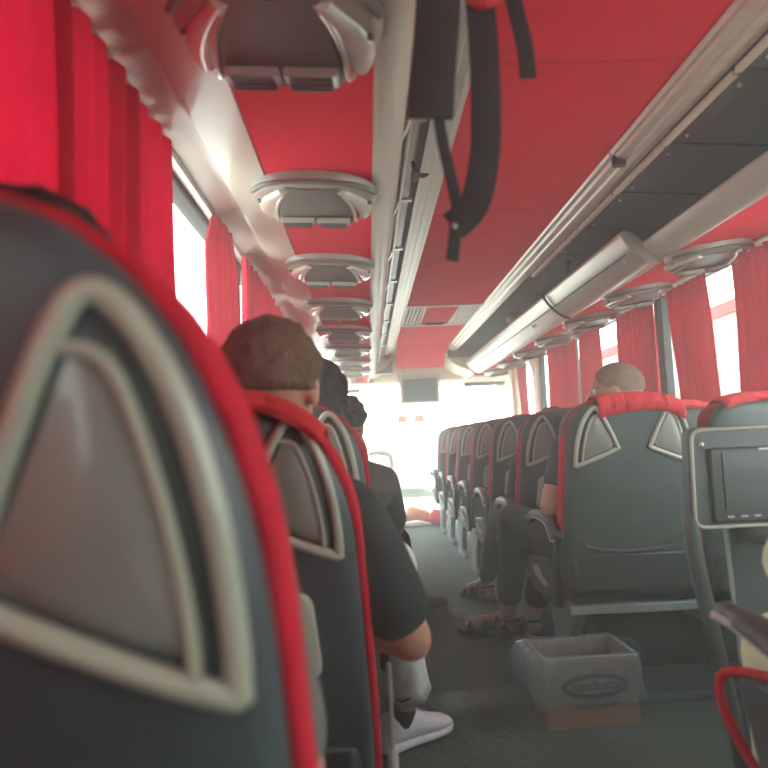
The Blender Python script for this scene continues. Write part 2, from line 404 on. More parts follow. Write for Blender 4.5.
# ---------------------------------------------------------------- roof hatch
h = thing('roof_hatch', (0, 5.46, 2.0), 'red cloth roof hatch with beige slatted grilles in the ceiling', 'roof hatch')
mb = MB(); mb.box((-.30, -.44, -.01), (.30, -.40, .02)); mb.box((-.30, .40, -.01), (.30, .44, .02)); mb.box((-.30, -.40, -.008), (-.27, .40, .02)); mb.box((.27, -.40, -.008), (.30, .40, .02))
obj('frame', mb, M['beige_light'], h, smooth=False, bevel=.004)
obj('panel', MB().box((-.13, -.40, 0.0), (.11, .40, .015)), M['red_cloth'], h, smooth=False)
obj('recess', MB().box((-.27, -.40, .02), (.27, .40, .03)), M['dark'], h, smooth=False)
mb = MB()
for x in (-.255, -.225, -.195, -.165, -.14): mb.box((x, -.40, -.004), (x+.012, .40, .012))
obj('grille', mb, M['beige_light'], h, smooth=False)
mb = MB()
for x in (.12, .145, .17, .195, .22, .245): mb.box((x, -.40, -.004), (x+.013, .40, .012))
obj('grille', mb, M['beige_light'], h, smooth=False)
mb = MB(); mb.tube(smooth_path([(-.09, .32, -.005), (-.07, .27, -.02), (0, .26, -.022), (.05, .27, -.02), (.07, .32, -.005)], 4), .011); obj('handle', mb, M['dark'], h)

# ---------------------------------------------------------------- service consoles
def make_console(mirror=1):
    root = thing('service_console', (0, 0, 0), 'x', 'service console')
    # housing: shallow oval dome, wider near edge
    mb = MB(); rings = []
    for s_, z in ((1.0, .012), (1.0, -.004), (.97, -.014), (.90, -.022), (.78, -.027), (.55, -.030), (.2, -.031)):
        ring = []
        for q in range(48):
            t = 2*PI*q/48; c, d = math.cos(t), math.sin(t)
            x = .178*math.copysign(abs(c)**(2/2.6), c)*s_
            y = (.125 if d < 0 else .10)*math.copysign(abs(d)**(2/2.2), d)*s_
            y += -.02+.02*(x/.18)**2
            ring.append((x, y, z))
        rings.append(ring)
    mb.loft(rings); obj('housing', mb, M['unit'], root)
    # centre nose: narrow towards the near edge, wide and thick at the far edge
    mb = MB(); rings = []
    for i in range(9):
        t = i/8; y = -.115+.235*t; hw = .078+.036*math.sin(min(1, t*1.25)*PI/2)
        d = .030+.032*t if i < 8 else .035
        sec = [(-hw, 0), (-hw, -d*.75), (-hw*.9, -d), (-hw*.4, -d-.004), (0, -d-.005), (hw*.4, -d-.004), (hw*.9, -d), (hw, -d*.75), (hw, 0)]
        rings.append([(x, y, z) for x, z in sec])
    mb.loft(rings); obj('centre_cover', mb, M['unitdark'], root, bevel=.003, angle=50)
    for sx in (-1, 1):
        R = Matrix.Rotation(math.radians(14), 3, 'X')
        c0 = Vector((sx*.052, .066, -.062))
        fr = MB(); fr.box(c0+Vector((-.048, -.038, -.004)), c0+Vector((.048, .038, .012)), R)
        v = obj('vent', fr, M['unit'], root, bevel=.003)
        sl = MB(); sl.box(c0+Vector((-.038, -.030, -.0055)), c0+Vector((.038, .030, -.002)), R)
        obj('vent_core', sl, M['rubber'], v, smooth=False)
        sl = MB()
        for k in range(4):
            sl.box(c0+Vector((-.038, -.026+k*.015, -.010)), c0+Vector((.038, -.020+k*.015, -.002)), R)
        obj('slats', sl, M['vent'], v, smooth=False)
    # curved lamp lenses either side
    for sx in (-1, 1):
        mb = MB(); rings = []
        for i in range(10):
            t = i/9; y = -.10+.185*t
            xc = sx*(.078+.062*math.sin(t*PI*.55)); wd = .006+.026*math.sin(PI*min(1, t*.75+.12))
            rings.append([(xc+wd*math.cos(a), y+.01*math.sin(a)*0, -.024-.014*max(0, math.sin(a))-.002) if math.sin(a) >= 0 else (xc+wd*math.cos(a), y, -.02) for a in [2*PI*q/12 for q in range(12)]])
        mb.loft(rings); obj('lamp_lens', mb, M['lens'], root)
        mb = MB(); mb.tube(smooth_path([(sx*.072, -.10, -.031), (sx*.098, -.04, -.040), (sx*.113, .03, -.047), (sx*.117, .09, -.045), (sx*.125, .105, -.03)], 4), .0055, 8)
        obj('chrome_rib', mb, M['metal'], root)
        mb = MB(); mb.sphere((sx*.155, -.01, -.026), (.010, .010, .006), 10, 6); obj('button', mb, M['vent'], root)
    mb = MB(); mb.tube(smooth_path([(-.172, -.05, -.012), (-.12, -.115, -.016), (0, -.142, -.018), (.12, -.115, -.016), (.172, -.05, -.012)], 5), .008, 8)
    obj('rim', mb, M['unitdark'], root)
    return root
ORD = ['nearest', 'second', 'third', 'fourth', 'fifth', 'sixth', 'seventh', 'eighth', 'ninth']
con = make_console()
for i in range(8):
    o = con if i == 0 else copy_tree(con)
    o.location = (-.742, 1.11+.80*i, 1.718); o.rotation_euler = (0, math.radians(3), 0)
    o['label'] = '%s air vent and lamp console along the ceiling channel over the single seats' % ORD[i]
    o['group'] = 'service consoles over the single seats'
for i in range(7):
    o = copy_tree(con)
    o.location = (.84, 2.78+.76*i, 1.733); o.rotation_euler = (0, math.radians(-7), 0)
    o['label'] = '%s air vent and lamp console along the channel beside the right-hand windows' % ORD[i]
    o['group'] = 'service consoles over the double seats'

# ---------------------------------------------------------------- seats
H = 1.12
def seat_back_geom(rec):
    tn = math.tan(math.radians(rec))
    def yc(z): return (H-z)*tn - .02*math.sin(PI*min(1, max(0, (z-.42)/.7)))
    def wz(z, w0=.235, top=H, rr=.20, ex=2.6):
        base = w0+.022*min(1, max(0, (1.0-z)/.45))
        t = max(0, (z-(top-rr))/rr)
        return base*max(0.0, 1-t**ex)**(1/ex) if t < 1 else 0
    return yc, wz
def make_seat(label, cat, group, arms=(-1,), rec=12, handles=(-1, 1), tray=True, monitor=False, cloth=False, cover=None, rim=.006, rr=.20, ex=2.6, hs=1.0, hu=1.0, zb=.42, dark=False, w0=.235, cov=(-.2, .2), ho=0.0):
    root = thing('bus_seat', (0, 0, 0), label, cat, group)
    yc, wz_ = seat_back_geom(rec)
    wz = lambda z: wz_(z, w0=w0, rr=rr, ex=ex)
    zs = ([zb] if zb < .42 else [])+[.42, .46, .52, .6, .7, .8, .88, .94, .98, 1.02, 1.05, 1.075, 1.095, 1.108, 1.116, 1.1195]
    if rr > .25: zs = zs[:5]+[.75, .8, .84, .88, .91, .94, .97, 1.0, 1.025, 1.05, 1.07, 1.09, 1.105, 1.115, 1.1195]
    t = .045; n = 4.0
    mb = MB(); mb.loft([superring(0, yc(z)+t, z, max(wz(z), .02), t*(1 if z < 1.09 else max(.35, (H+.004-z)/.034)), n) for z in zs])
    obj('back_shell', mb, M['shellcloth' if cloth else 'shell'], root, angle=70)
    # red cushion, a finger wider than the shell all round
    mb = MB(); rings = []
    for z in zs:
        zz = z+rim*.8
        rings.append(superring(0, yc(z)+.115, zz, max(wz(z), .02)+rim, .062*(1 if z < 1.08 else max(.4, (H+.01-z)/.05)), 3.0))
    if dark:
        ks = [i for i, z in enumerate(zs) if z <= .98]
        m1 = MB().loft([rings[i] for i in ks]); m2 = MB().loft([rings[i] for i in range(ks[-1], len(rings))])
        obj('back_cushion', m1, M['red_seat'], root, angle=70); obj('headrest', m2, M['shellcloth'], root, angle=70)
    else:
        mb.loft(rings); obj('back_cushion', mb, M['red_seat'], root, angle=70)
    # red piping band running up both sides and over the top
    def surf(u, z, h=0):
        wv = max(wz(z), .03); a = min(.999, abs(u)/wv)
        return Vector((u, yc(z)+t-t*(1-a**n)**(1/n)-h, z))
    # side piping path
    path = []
    for z in [max(.30, zb+.02), .5, .6, .7, .8, .9, .97, 1.03, 1.07, 1.10, 1.115]: path.append((wz(z)+rim*.3, yc(z)+t+.012, z))
    path2 = [(-x, y, z) for x, y, z in reversed(path)]
    top = [(wz(1.1165)*k, yc(H)+t+.012, 1.117+rim*.4) for k in (.7, .35, 0, -.35, -.7)]
    mb = MB(); mb.tube(path+top+path2, .005+rim*.4, 8); obj('piping', mb, M['red_seat'], root)
    # grab handles set into the shoulders
    for sx in handles:
        out = [(.145, 1.082), (.182, 1.035), (.206, .955), (.214, .868), (.198, .862), (.072, .915), (.064, .935), (.115, 1.05)]
        hv = lambda L_: [(a*hu, 1.085+ho-(1.085-b)*hs) for a, b in L_]
        out = hv(out); pts = smooth_path([Vector((a, b, 0)) for a, b in out], 5, True)
        P = [surf(sx*p.x, p.y, .004) for p in pts]
        mb = MB(); mb.tube(P, .0085, 10, True, flat=.008, nrm=(0, -1, 0))
        hd = obj('grab_handle', mb, M['frame'], root, angle=80)
        cen = (sum(p.x for p in pts)/len(pts), sum(p.y for p in pts)/len(pts))
        # recessed panel, domed, up to the slanted bar
        bar = [(.150, 1.045), (.172, .99), (.185, .93), (.190, .885)]
        bar = hv(bar); pan = hv([(.13, 1.05)])+bar+hv([(.19, .878), (.08, .925), (.075, .94)])
        def fillpatch(poly, h0, h1, name, m):
            cx = sum(a for a, b in poly)/len(poly); cz = sum(b for a, b in poly)/len(poly)
            rings = []
            for s_, hh in ((1, -.006), (1, h0), (.75, h0+(h1-h0)*.5), (.4, h1), (.08, h1)):
                rings.append([surf(sx*(cx+(a-cx)*s_), cz+(b-cz)*s_, hh) for a, b in poly])
            m_ = MB().loft(rings); return obj(name, m_, m, hd, angle=70)
        fillpatch(pan, .004, .009, 'inset_panel', M['panel'])
        slot = [(.148, 1.065), (.178, 1.02), (.199, .95), (.207, .882), (.192, .882), (.186, .93), (.174, .985), (.150, 1.043)]
        slot = hv(slot); fillpatch(slot, .0015, .002, 'grip_slot', M['slot'])
        bp = smooth_path([surf(sx*a, b, .006) for a, b in hv([(.118, 1.052)])+bar+hv([(.189, .872)])], 4)
        mb = MB(); mb.tube(bp, .0045, 8, flat=.004, nrm=(0, -1, 0)); obj('inner_rib', mb, M['frame'], hd)
    if tray:
        # folding tray, follows the rake of the back
        def tray_(w0, w1, z0, z1, h, name, m, par, th=.02):
            poly = round_poly([Vector((-w0, z0, 0)), Vector((w0, z0, 0)), Vector((w1, z1, 0)), Vector((-w1, z1, 0))], .03, 4)
            rings = []
            for s_, hh in ((1, -.01), (1, h-.006), (.97, h), (.5, h), (.05, h)):
                rings.append([Vector((p.x*s_, yc(((z0+z1)/2)+(p.y-(z0+z1)/2)*s_)-hh, (z0+z1)/2+(p.y-(z0+z1)/2)*s_)) for p in poly])
            return obj(name, MB().loft(rings), m, par, angle=50)
        ty = tray_(.178, .165, .645, .80, .018, 'tray', M['frame'], root)
        tray_(.160, .150, .66, .785, .0205, 'tray_inset', M['panel'], ty)
    if monitor:
        mb = MB(); z0, z1 = .845, 1.085
        mb.box((-.09, yc(z1)-.035, z0), (.09, yc(z1)-.008, z1), Matrix.Rotation(math.radians(4), 3, 'X'))
        mo = obj('monitor', mb, M['dark'], root, bevel=.008)
        mb = MB(); mb.box((-.075, yc(z1)-.039, z0+.03), (.075, yc(z1)-.035, z1-.02), Matrix.Rotation(math.radians(4), 3, 'X'))
        obj('monitor_screen', mb, M['screen'], mo, smooth=False)
    if cloth:
        # lower seam and small wire hook of the cloth-backed seat
        pts = smooth_path([(-.19, yc(.9)-.002, .86), (-.20, yc(.72)-.004, .62), (-.15, yc(.56)-.004, .565), (0, yc(.54)-.005, .548), (.15, yc(.56)-.004, .565), (.21, yc(.62)-.002, .63)], 5)[6:]
        mb = MB(); mb.tube(pts, .007, 8); obj('seam', mb, M['arm'], root)
        mb = MB(); mb.tube(smooth_path([(-.165, yc(.5)-.004, .56), (-.167, yc(.6)-.008, .70), (-.160, yc(.6)-.012, .715), (-.145, yc(.6)-.008, .71)], 4), .005, 8); obj('wire_hook', mb, M['strut'], root)
    # cushion
    mb = MB(); rings = []
    for i, (y, zt, zb, w_) in enumerate(((.16, .46, .36, .225), (.22, .475, .34, .24), (.36, .475, .335, .243), (.50, .49, .34, .243), (.60, .495, .355, .24), (.645, .47, .385, .23))):
        cz, hz = (zt+zb)/2, (zt-zb)/2
        rings.append([(w_*math.copysign(abs(math.cos(a))**.6, math.cos(a)), y, cz+hz*math.copysign(abs(math.sin(a))**.6, math.sin(a))) for a in [2*PI*q/24 for q in range(24)]])
    mb.loft(rings); obj('seat_cushion', mb, M['red_seat'], root, angle=60)
    mb = MB(); rings = []
    for y, z0, z1, hw in ((.08, .40, .55, .235), (.14, .36, .47, .24), (.4, .325, .40, .235), (.62, .33, .39, .225)):
        rings.append([(-hw, y, z0), (hw, y, z0), (hw, y, z1), (-hw, y, z1)])
    mb.loft(rings); obj('seat_pan', mb, M['dark'], root, bevel=.015, smooth=True)
    # armrests
    for sx in arms:
        x = sx*.272
        p = smooth_path([(x, .14, .60), (x, .22, .655), (x, .36, .665), (x, .48, .655), (x, .56, .62)], 4)
        mb = MB(); mb.tube(p, .026, 12, flat=.02, nrm=(0, 0, 1)); ar = obj('armrest', mb, M['arm'], root)
        mb = MB(); mb.tube([(v[0], v[1], v[2]-.012) for v in p], .028, 10, flat=.007, nrm=(0, 0, 1)); obj('trim_strip', mb, M['armlight'], ar)
        mb = MB(); mb.tube(smooth_path([(x, .10, .62), (x, .16, .52), (x, .22, .40), (x, .30, .345)], 4), .020, 10, flat=.016, nrm=(1, 0, 0)); obj('arm_bracket', mb, M['shell'], root)
        mb = MB(); poly = round_poly([Vector((.16, .33, 0)), Vector((.56, .34, 0)), Vector((.60, .47, 0)), Vector((.30, .50, 0)), Vector((.15, .44, 0))], .04, 4)
        mb.prism([(v.x, v.y) for v in poly], x-.013, x+.013, 'x'); obj('side_cover', mb, M['shell'], root, bevel=.005)
        mb = MB(); mb.tube([(x+sx*.018, .27, .40), (x+sx*.026, .34, .42), (x+sx*.026, .40, .45)], [.010, .011, .014], 8); obj('recline_lever', mb, M['armlight'], root)
    # pedestal
    mb = MB(); mb.box((-.245, .12, .315), (.245, .15, .35)); obj('frame_bar', mb, M['strut'], root, bevel=.006)
    mb = MB(); mb.box((-.245, .50, .29), (.245, .53, .325)); obj('frame_bar', mb, M['strut'], root, bevel=.006)
    sx = arms[0] if arms else 1
    for yy_ in (1,):
        rings = []
        for z, a, b in ((0, .24, .60), (.02, .24, .58), (.06, .29, .50), (.18, .27, .46), (.26, .18, .52), (.32, .12, .56)):
            rings.append([(sx*.20-.022, a, z), (sx*.20+.022, a, z), (sx*.20+.022, b, z), (sx*.20-.022, b, z)])
        obj('pedestal', MB().loft(rings), M['strut'], root, bevel=.010)
    # headrest cloth
    if cover:
        drop = cover
        zt = 1.122+rim; mb = MB(); rows = []
        nx = 26
        for j, (dy, dz) in enumerate(((.19, -.10), (.18, -.03), (.165, .0), (.12, .015), (.06, .013), (.015, .006), (-.004, -.02), (-.008, -.5*drop), (-.008, -drop))):
            row = []
            for i in range(nx):
                u = -1+2*i/(nx-1); x = cov[0]+(cov[1]-cov[0])*i/(nx-1)
                sag = rr-rr*max(0, 1-min(.999, abs(x)/(w0+rim+.004))**ex)**(1/ex)
                z = zt+dz-sag
                wob = .004*math.sin(i*1.3+j)+.003*math.sin(i*2.9)
                if dz < -.03: z += .008*math.sin(u*2.2+1.0)
                row.append((x, yc(1.1)+dy*.8-wob-.004, z))
            rows.append(row)
        vs = [p for r in rows for p in r]; fs = [(j*nx+i, j*nx+i+1, (j+1)*nx+i+1, (j+1)*nx+i) for j in range(len(rows)-1) for i in range(nx-1)]
        mb.add(vs, fs); c = obj('headrest_cover', mb, M['red_cover'], root)
        sm = c.modifiers.new('th', 'SOLIDIFY'); sm.thickness = .004
    return root
def place(o, x, y, z=0, rz=0, label=None):
    o.location = (x, y, z); o.rotation_euler = (0, 0, rz)
    if label: o['label'] = label
    return o
XL = -.87
s1 = make_seat('closest grey bus seat with red edge filling the left foreground', 'bus seat', 'single seats on the left', arms=(), tray=False, rim=.008, rr=.33, ex=2.5, hs=1.06, hu=.96, ho=-.036, zb=.30, w0=.216)
place(s1, XL-.038, .365, .045)
s2 = make_seat('single seat with red edge just beyond the closest one, occupied by the brown-haired man', 'bus seat', 'single seats on the left', arms=(), rec=15, cover=.02, rim=.013, rr=.26, ex=2.4, zb=.30)
place(s2, XL-.02, 1.10, -.045)
labs = ['single seat occupied by the long-haired passenger, behind the man in black',
        'single seat of the grey-shirted passenger leaning into the aisle',
        'fifth single seat back counted along the left side of the aisle',
        'sixth single seat back counted along the left side of the aisle',
        'seventh single seat back counted along the left side of the aisle',
        'single seat farthest forward on the left, near the windscreen']
proto = make_seat(labs[0], 'bus seat', 'single seats on the left', arms=(1,), rim=.004, rr=.24, dark=True)
for i in range(6):
    o = proto if i == 0 else copy_tree(proto)
    place(o, XL, 1.87+.76*i, 0, 0, labs[i])
# right-hand side
XA, XW = .352, .88
a0 = make_seat('dark cloth-backed seat behind the cardboard box, occupied by the shaved-headed man', 'bus seat', 'double seats on the right', arms=(-1,), tray=False, cloth=True, cover=.065, rec=11, rim=.004, dark=True, cov=(-.13, .19), hs=.93, rr=.14)
place(a0, XA, 2.46, .005)
w_0 = make_seat('window seat with red cloth over its top beside the shaved-headed man', 'bus seat', 'double seats on the right', arms=(), tray=False, cover=.02, rec=11, rim=.004, handles=(), rr=.10)
place(w_0, XW, 2.44, -.012)
al = ['aisle seat with black monitor and beige tray directly in front of the shaved-headed man',
      'third double-side aisle seat forward, dark monitor hanging on its back',
      'fourth double-side aisle seat forward along the right of the aisle',
      'fifth double-side aisle seat forward along the right of the aisle',
      'sixth double-side aisle seat forward along the right of the aisle',
      'double-side aisle seat farthest forward, against the bright windscreen']
wl = ['window seat beside the aisle seat with black monitor and beige tray',
      'third window seat forward on the double-seat side', 'fourth window seat forward on the double-seat side',
      'fifth window seat forward on the double-seat side', 'sixth window seat forward on the double-seat side',
      'window seat farthest forward on the double-seat side']
pa = make_seat(al[0], 'bus seat', 'double seats on the right', arms=(-1,), monitor=True, rim=.003, dark=True, rr=.15)
pw = make_seat(wl[0], 'bus seat', 'double seats on the right', arms=(), monitor=False, cover=.03, rim=.003, rr=.15)
for i in range(6):
    y = 3.21+.76*i
    place(pa if i == 0 else copy_tree(pa), XA, y, 0, 0, al[i])
    place(pw if i == 0 else copy_tree(pw), XW, y, 0, 0, wl[i])
# seat of the passenger in pale green, only its arm and corner in view
r0 = make_seat('seat with red-edged side at the bottom right corner, used by the passenger in pale green', 'bus seat', 'double seats on the right', arms=(), tray=False)
place(r0, .335, .80, 0)
for ch in r0.children:
    if ch.name.startswith(('seat_cushion', 'seat_pan')): ch.scale = (1, .76, 1)
mb = MB(); p = smooth_path([(-.352, .41, .687), (-.350, .36, .686), (-.352, .25, .672), (-.358, .08, .64)], 5)
mb.tube(p, [.008]*3+[.018]*4+[.028]*(len(p)-7), 12, flat=[.005]*3+[.012]*4+[.018]*(len(p)-7), nrm=(0, 0, 1)); ar = obj('armrest', mb, M['arm'], r0)
mb = MB(); mb.tube([(v[0]-.01, v[1], v[2]-.016) for v in p], .008, 8); obj('trim_strip', mb, M['armlight'], ar)
mb = MB(); p = smooth_path([(-.20, .35, .545), (-.26, .42, .555), (-.305, .50, .54), (-.315, .50, .49), (-.30, .47, .42), (-.285, .44, .38)], 5)
mb.tube(p, .0095, 10); obj('side_piping', mb, M['red_seat'], r0)
mb = MB(); poly = round_poly([Vector((.15, .34, 0)), Vector((.43, .36, 0)), Vector((.495, .545, 0)), Vector((.15, .545, 0))], .04, 4)
mb.prism([(v.x, v.y) for v in poly], -.288, -.255, 'x'); obj('side_cover', mb, M['shell'], r0, bevel=.006)
mb = MB(); mb.box((-.29, .15, .27), (-.20, .40, .42)); bx = obj('cup_tray', mb, M['armlight'], r0, bevel=.008)
mb = MB(); mb.box((-.282, .17, .42), (-.21, .385, .423)); obj('tray_mat', mb, M['dark'], bx, smooth=False)

# ---------------------------------------------------------------- partition with monitor on the right
tv = thing('monitor_partition', (.45, 1.76, 0), 'grey-framed panel with dark monitor on curved posts at the right edge', 'monitor')
poly = round_poly([Vector((-.243, .735, 0)), Vector((.42, .735, 0)), Vector((.42, 1.0, 0)), Vector((-.235, 1.0, 0))], .03, 5)
mb = MB(); mb.prism([(v.x, v.y) for v in poly], 0, .05); obj('housing', mb, M['shell'], tv, bevel=.010)
inn = round_poly([Vector((-.225, .525, 0)), Vector((.40, .525, 0)), Vector((.40, .985, 0)), Vector((-.212, .985, 0))], .025, 5)
mb = MB(); pts = [Vector((v.x, -.002, v.y)) for v in round_poly([Vector((-.236, .742, 0)), Vector((.41, .742, 0)), Vector((.41, .993, 0)), Vector((-.228, .993, 0))], .03, 5)]
mb.tube(pts, .0045, 8, True, flat=.005, nrm=(0, -1, 0)); obj('rim', mb, M['frame'], tv)
mb = MB(); mb.box((-.190, -.012, .752), (.36, 0, .945)); bz = obj('bezel', mb, M['dark'], tv, bevel=.006)
mb = MB(); mb.box((-.158, -.016, .785), (.33, -.012, .930)); obj('screen', mb, M['screen'], tv, smooth=False)
mb = MB()
for k in range(3): mb.box((-.155+.035*k, -.0145, .766), (-.138+.035*k, -.012, .770))
mb.box((-.06, -.0145, .936), (.0, -.012, .940)); obj('buttons', mb, M['armlight'], bz, smooth=False)
mb = MB(); mb.sphere((-.205, -.004, .955), .007, 8, 6); obj('screw', mb, M['metal'], tv)
mb = MB(); mb.tube(smooth_path([(-.236, .04, .775), (-.238, .02, .765), (-.240, .01, .72), (-.228, .01, .60), (-.195, .02, .42), (-.155, .04, .22), (-.125, .06, 0.0)], 5), [.006, .012, .017, .020]+[.021]*27, 12, flat=[.006, .012, .016, .018]+[.019]*27, nrm=(0, 1, 0)); obj('post', mb, M['arm'], tv)
mb = MB(); mb.tube([(-.13, .055, .735), (-.10, .055, 0)], .006, 8); obj('post', mb, M['strut'], tv)
mb = MB(); mb.box((-.12, .05, .02), (.42, .07, .74)); obj('kick_panel', mb, M['shell'], tv, smooth=False)
mb = MB(); mb.tube(smooth_path([(-.10, .04, .715), (-.07, .0, .712), (-.03, -.03, .70), (.02, -.05, .68)], 4), .022, 12); obj('grab_knob', mb, M['arm'], tv)

# footwell ledge under the first double seat
mb = MB(); mb.box((.30, 2.56, 0), (1.15, 2.60, .035)); mb.box((.30, 2.60, 0), (1.15, 2.9, .02))
struct('trim_15', mb, M['shell'], smooth=False, bevel=.004)

# ---------------------------------------------------------------- curtains
def curtain(X, y0, y1, z0, z1, label, group, folds=7, amp=.022, pinch=0.0, shift=0.0, sd=0, wtop=1.0):
    nx, nz = folds*8, 26; rnd = random.Random(sd)
    ph = [rnd.uniform(0, 6) for _ in range(4)]
    mb = MB(); vs = []; fs = []
    for j in range(nz+1):
        t = j/nz; z = z1+(z0-z1)*t
        k = 1-pinch*math.sin(PI*min(1, t*1.1))**2
        if t < .12: k *= wtop+(1-wtop)*t/.12
        yc_ = (y0+y1)/2+shift*t
        for i in range(nx+1):
            s_ = i/nx
            y = yc_+(s_-.5)*(y1-y0)*k+.006*math.sin(9*t+ph[0]+s_*4)
            a = amp*(.55+.45*t)
            x = X+a*math.sin(s_*folds*2*PI+ph[1]+.5*math.sin(3*t+ph[2]))+.3*a*math.sin(s_*folds*4.3+ph[3]+t*3)
            vs.append((x, y, z-.006*abs(math.sin(s_*folds*PI))*(1-t)))
    for j in range(nz):
        for i in range(nx):
            a = j*(nx+1)+i; fs.append((a, a+1, a+nx+2, a+nx+1))
    mb.add(vs, fs); o = obj('curtain', mb, M['curtain'], angle=180)
    return tag(o, label, 'curtain', group)
G1 = 'red curtains on the left windows'; G2 = 'red curtains on the right windows'
curtain(-1.100, -.35, 1.10, .70, 1.765, 'shaded red curtain at the far left edge above the closest seat', G1, 14, sd=1)
curtain(-1.085, 1.03, 1.68, .70, 1.765, 'broad glowing red curtain behind the closest seat', G1, 8, sd=2)
curtain(-1.085, 2.06, 2.50, .70, 1.765, 'narrow red curtain hanging just past the bare window pane', G1, 6, sd=3, pinch=.12, wtop=.5)
curtain(-1.085, 2.64, 3.50, .70, 1.765, 'red curtain directly above the brown-haired passenger', G1, 9, sd=4)
curtain(-1.085, 3.62, 5.1, .70, 1.765, 'red curtain forward of the brown-haired passenger, mostly hidden', G1, 12, sd=5)
curtain(1.075, 2.50, 3.00, .70, 1.765, 'red curtain at the right edge of the picture', G2, 6, sd=6, shift=-.02)
curtain(1.075, 3.27, 3.70, .70, 1.765, 'second red curtain from the right edge, right of the shaved head', G2, 6, sd=7, pinch=.08, shift=-.1)
curtain(1.075, 3.87, 4.47, .70, 1.765, 'red curtain directly above the shaved head', G2, 7, sd=8, pinch=.05)
curtain(1.075, 4.80, 5.30, .70, 1.765, 'red curtain just left of the shaved head', G2, 6, sd=9)
curtain(1.075, 5.42, 6.25, .70, 1.765, 'red curtain second from the front on the right windows', G2, 8, sd=10)
curtain(1.05, 6.98, 7.42, .70, 1.765, 'frontmost red curtain swept against the door surround', G2, 5, sd=11, pinch=.3, shift=-.12)

# ---------------------------------------------------------------- front of the bus
m = thing('ceiling_monitor', (.03, 8.18, 1.60), 'dark flat monitor hanging over the middle of the windscreen', 'monitor')
obj('casing', MB().box((-.235, -.02, -.16), (.235, .03, .16)), M['beige'], m, bevel=.012)
obj('screen', MB().box((-.205, -.024, -.135), (.205, -.02, .135)), M['screen'], m, smooth=False)
obj('mount', MB().box((-.26, -.01, .10), (.26, .06, .19)), M['beige'], m, bevel=.01)
m = thing('clock_display', (-.655, 8.225, 1.745), 'small red-lit display on the header above the left side', 'display')
obj('casing', MB().box((-.14, -.02, -.04), (.14, .03, .045)), M['beige'], m, bevel=.012)
obj('display_window', MB().box((-.085, -.023, -.025), (.02, -.02, .025)), M['red_cover'], m, smooth=False)
obj('red_light', MB().box((.02, -.024, -.028), (.08, -.02, .032)), M['led'], m, smooth=False)
m = thing('clock_display', (.83, 8.225, 1.775), 'small dark red display on the header at the right', 'display')
obj('casing', MB().box((-.14, -.02, -.04), (.14, .03, .045)), M['beige'], m, bevel=.012)
obj('display_window', MB().box((-.10, -.023, -.025), (.09, -.02, .03)), M['red_cover'], m, smooth=False)
tag(obj('sun_visor', MB().box((-1.12, 8.45, 1.615), (-.70, 8.50, 1.66)), M['shell'], bevel=.01), 'dark folded sun visor at the left top of the windscreen', 'sun visor')
tag(obj('sun_visor', MB().box((.62, 8.45, 1.64), (1.12, 8.50, 1.70)), M['shell'], bevel=.01), 'dark folded sun visor at the right top of the windscreen', 'sun visor')
mb = MB(); mb.tube(smooth_path([(-.62, 7.9, .86), (-.50, 7.9, .87), (-.40, 7.9, .85), (-.365, 7.9, .78), (-.37, 7.9, .5), (-.38, 7.9, 0)], 5), .025, 10)
tag(obj('handrail', mb, M['beige']), 'pale hooped handrail at the front beside the windscreen', 'handrail')
# red and white bags heaped at the foot of the windscreen
rnd = random.Random(3)
def crumple(name, c, r, m, label, cat, group, sd):
    mb = MB().sphere((0, 0, 0), r, 20, 14)
    o_ = []
    for v in mb.v:
        p = Vector(v); k = 1+.35*noise.noise(p*9+Vector((sd, sd*2, 0)))+.15*noise.noise(p*25+Vector((sd, 0, 0)))
        o_.append((p.x*k+c[0], p.y*k+c[1], max(.004, p.z*k+c[2])))
    mb.v = o_
    return tag(obj(name, mb, m), label, cat, group)
G = 'bags and leaflets at the foot of the windscreen'
crumple('shopping_bag', (-.33, 8.05, .07), (.12, .1, .10), M['red_cover'], 'leftmost crumpled red bag at the foot of the windscreen', 'bag', G, 1)
crumple('shopping_bag', (-.08, 8.15, .09), (.17, .1, .11), M['orange_item'], 'orange printed bag in the middle of the heap by the windscreen', 'bag', G, 2)
crumple('shopping_bag', (.16, 8.05, .07), (.10, .09, .10), M['red_cover'], 'rightmost red bag in the heap by the windscreen', 'bag', G, 3)
crumple('shopping_bag', (-.15, 7.95, .03), (.22, .06, .04), M['white_cloth'], 'flat white bag lying in front of the red ones by the windscreen', 'bag', G, 4)

# ---------------------------------------------------------------- outside
g = MB().box((-40, -20, -1.3), (40, 70, -1.2)); tag(obj('ground', g, M['ground'], smooth=False), kind='structure')
b = thing('building', (7, 12, -1.2), 'white clad building with red band outside the right windows', 'building')
mb = MB().box((0, -12, 0), (5, 12, 4.75)); obj('wall', mb, M['white_ext'], b, smooth=False)
mb = MB()
for k in range(11): mb.box((-.05, -12, .3+k*.38), (0, 12, .36+k*.38))
obj('cladding_ribs', mb, M['rib_ext'], b, smooth=False)
obj('red_band', MB().box((-.09, -12, 4.52), (0, 12, 4.78)), M['red_ext'], b, smooth=False)
v = thing('parked_coach', (1.05, 26, -1.2), 'white coach with red lamps seen small through the windscreen', 'coach')
obj('body', MB().box((-1.2, 0, .35), (1.2, 9, 3.1)), M['white_ext'], v, bevel=.15)
for x in (-.33, .33): obj('tail_lamp', MB().box((x-.17, -.03, 2.9), (x+.17, 0, 3.15)), M['red_ext'], v, bevel=.02)
obj('rear_grille', MB().box((-.15, -.03, 2.6), (.15, 0, 3.1)), M['strut'], v, bevel=.03)

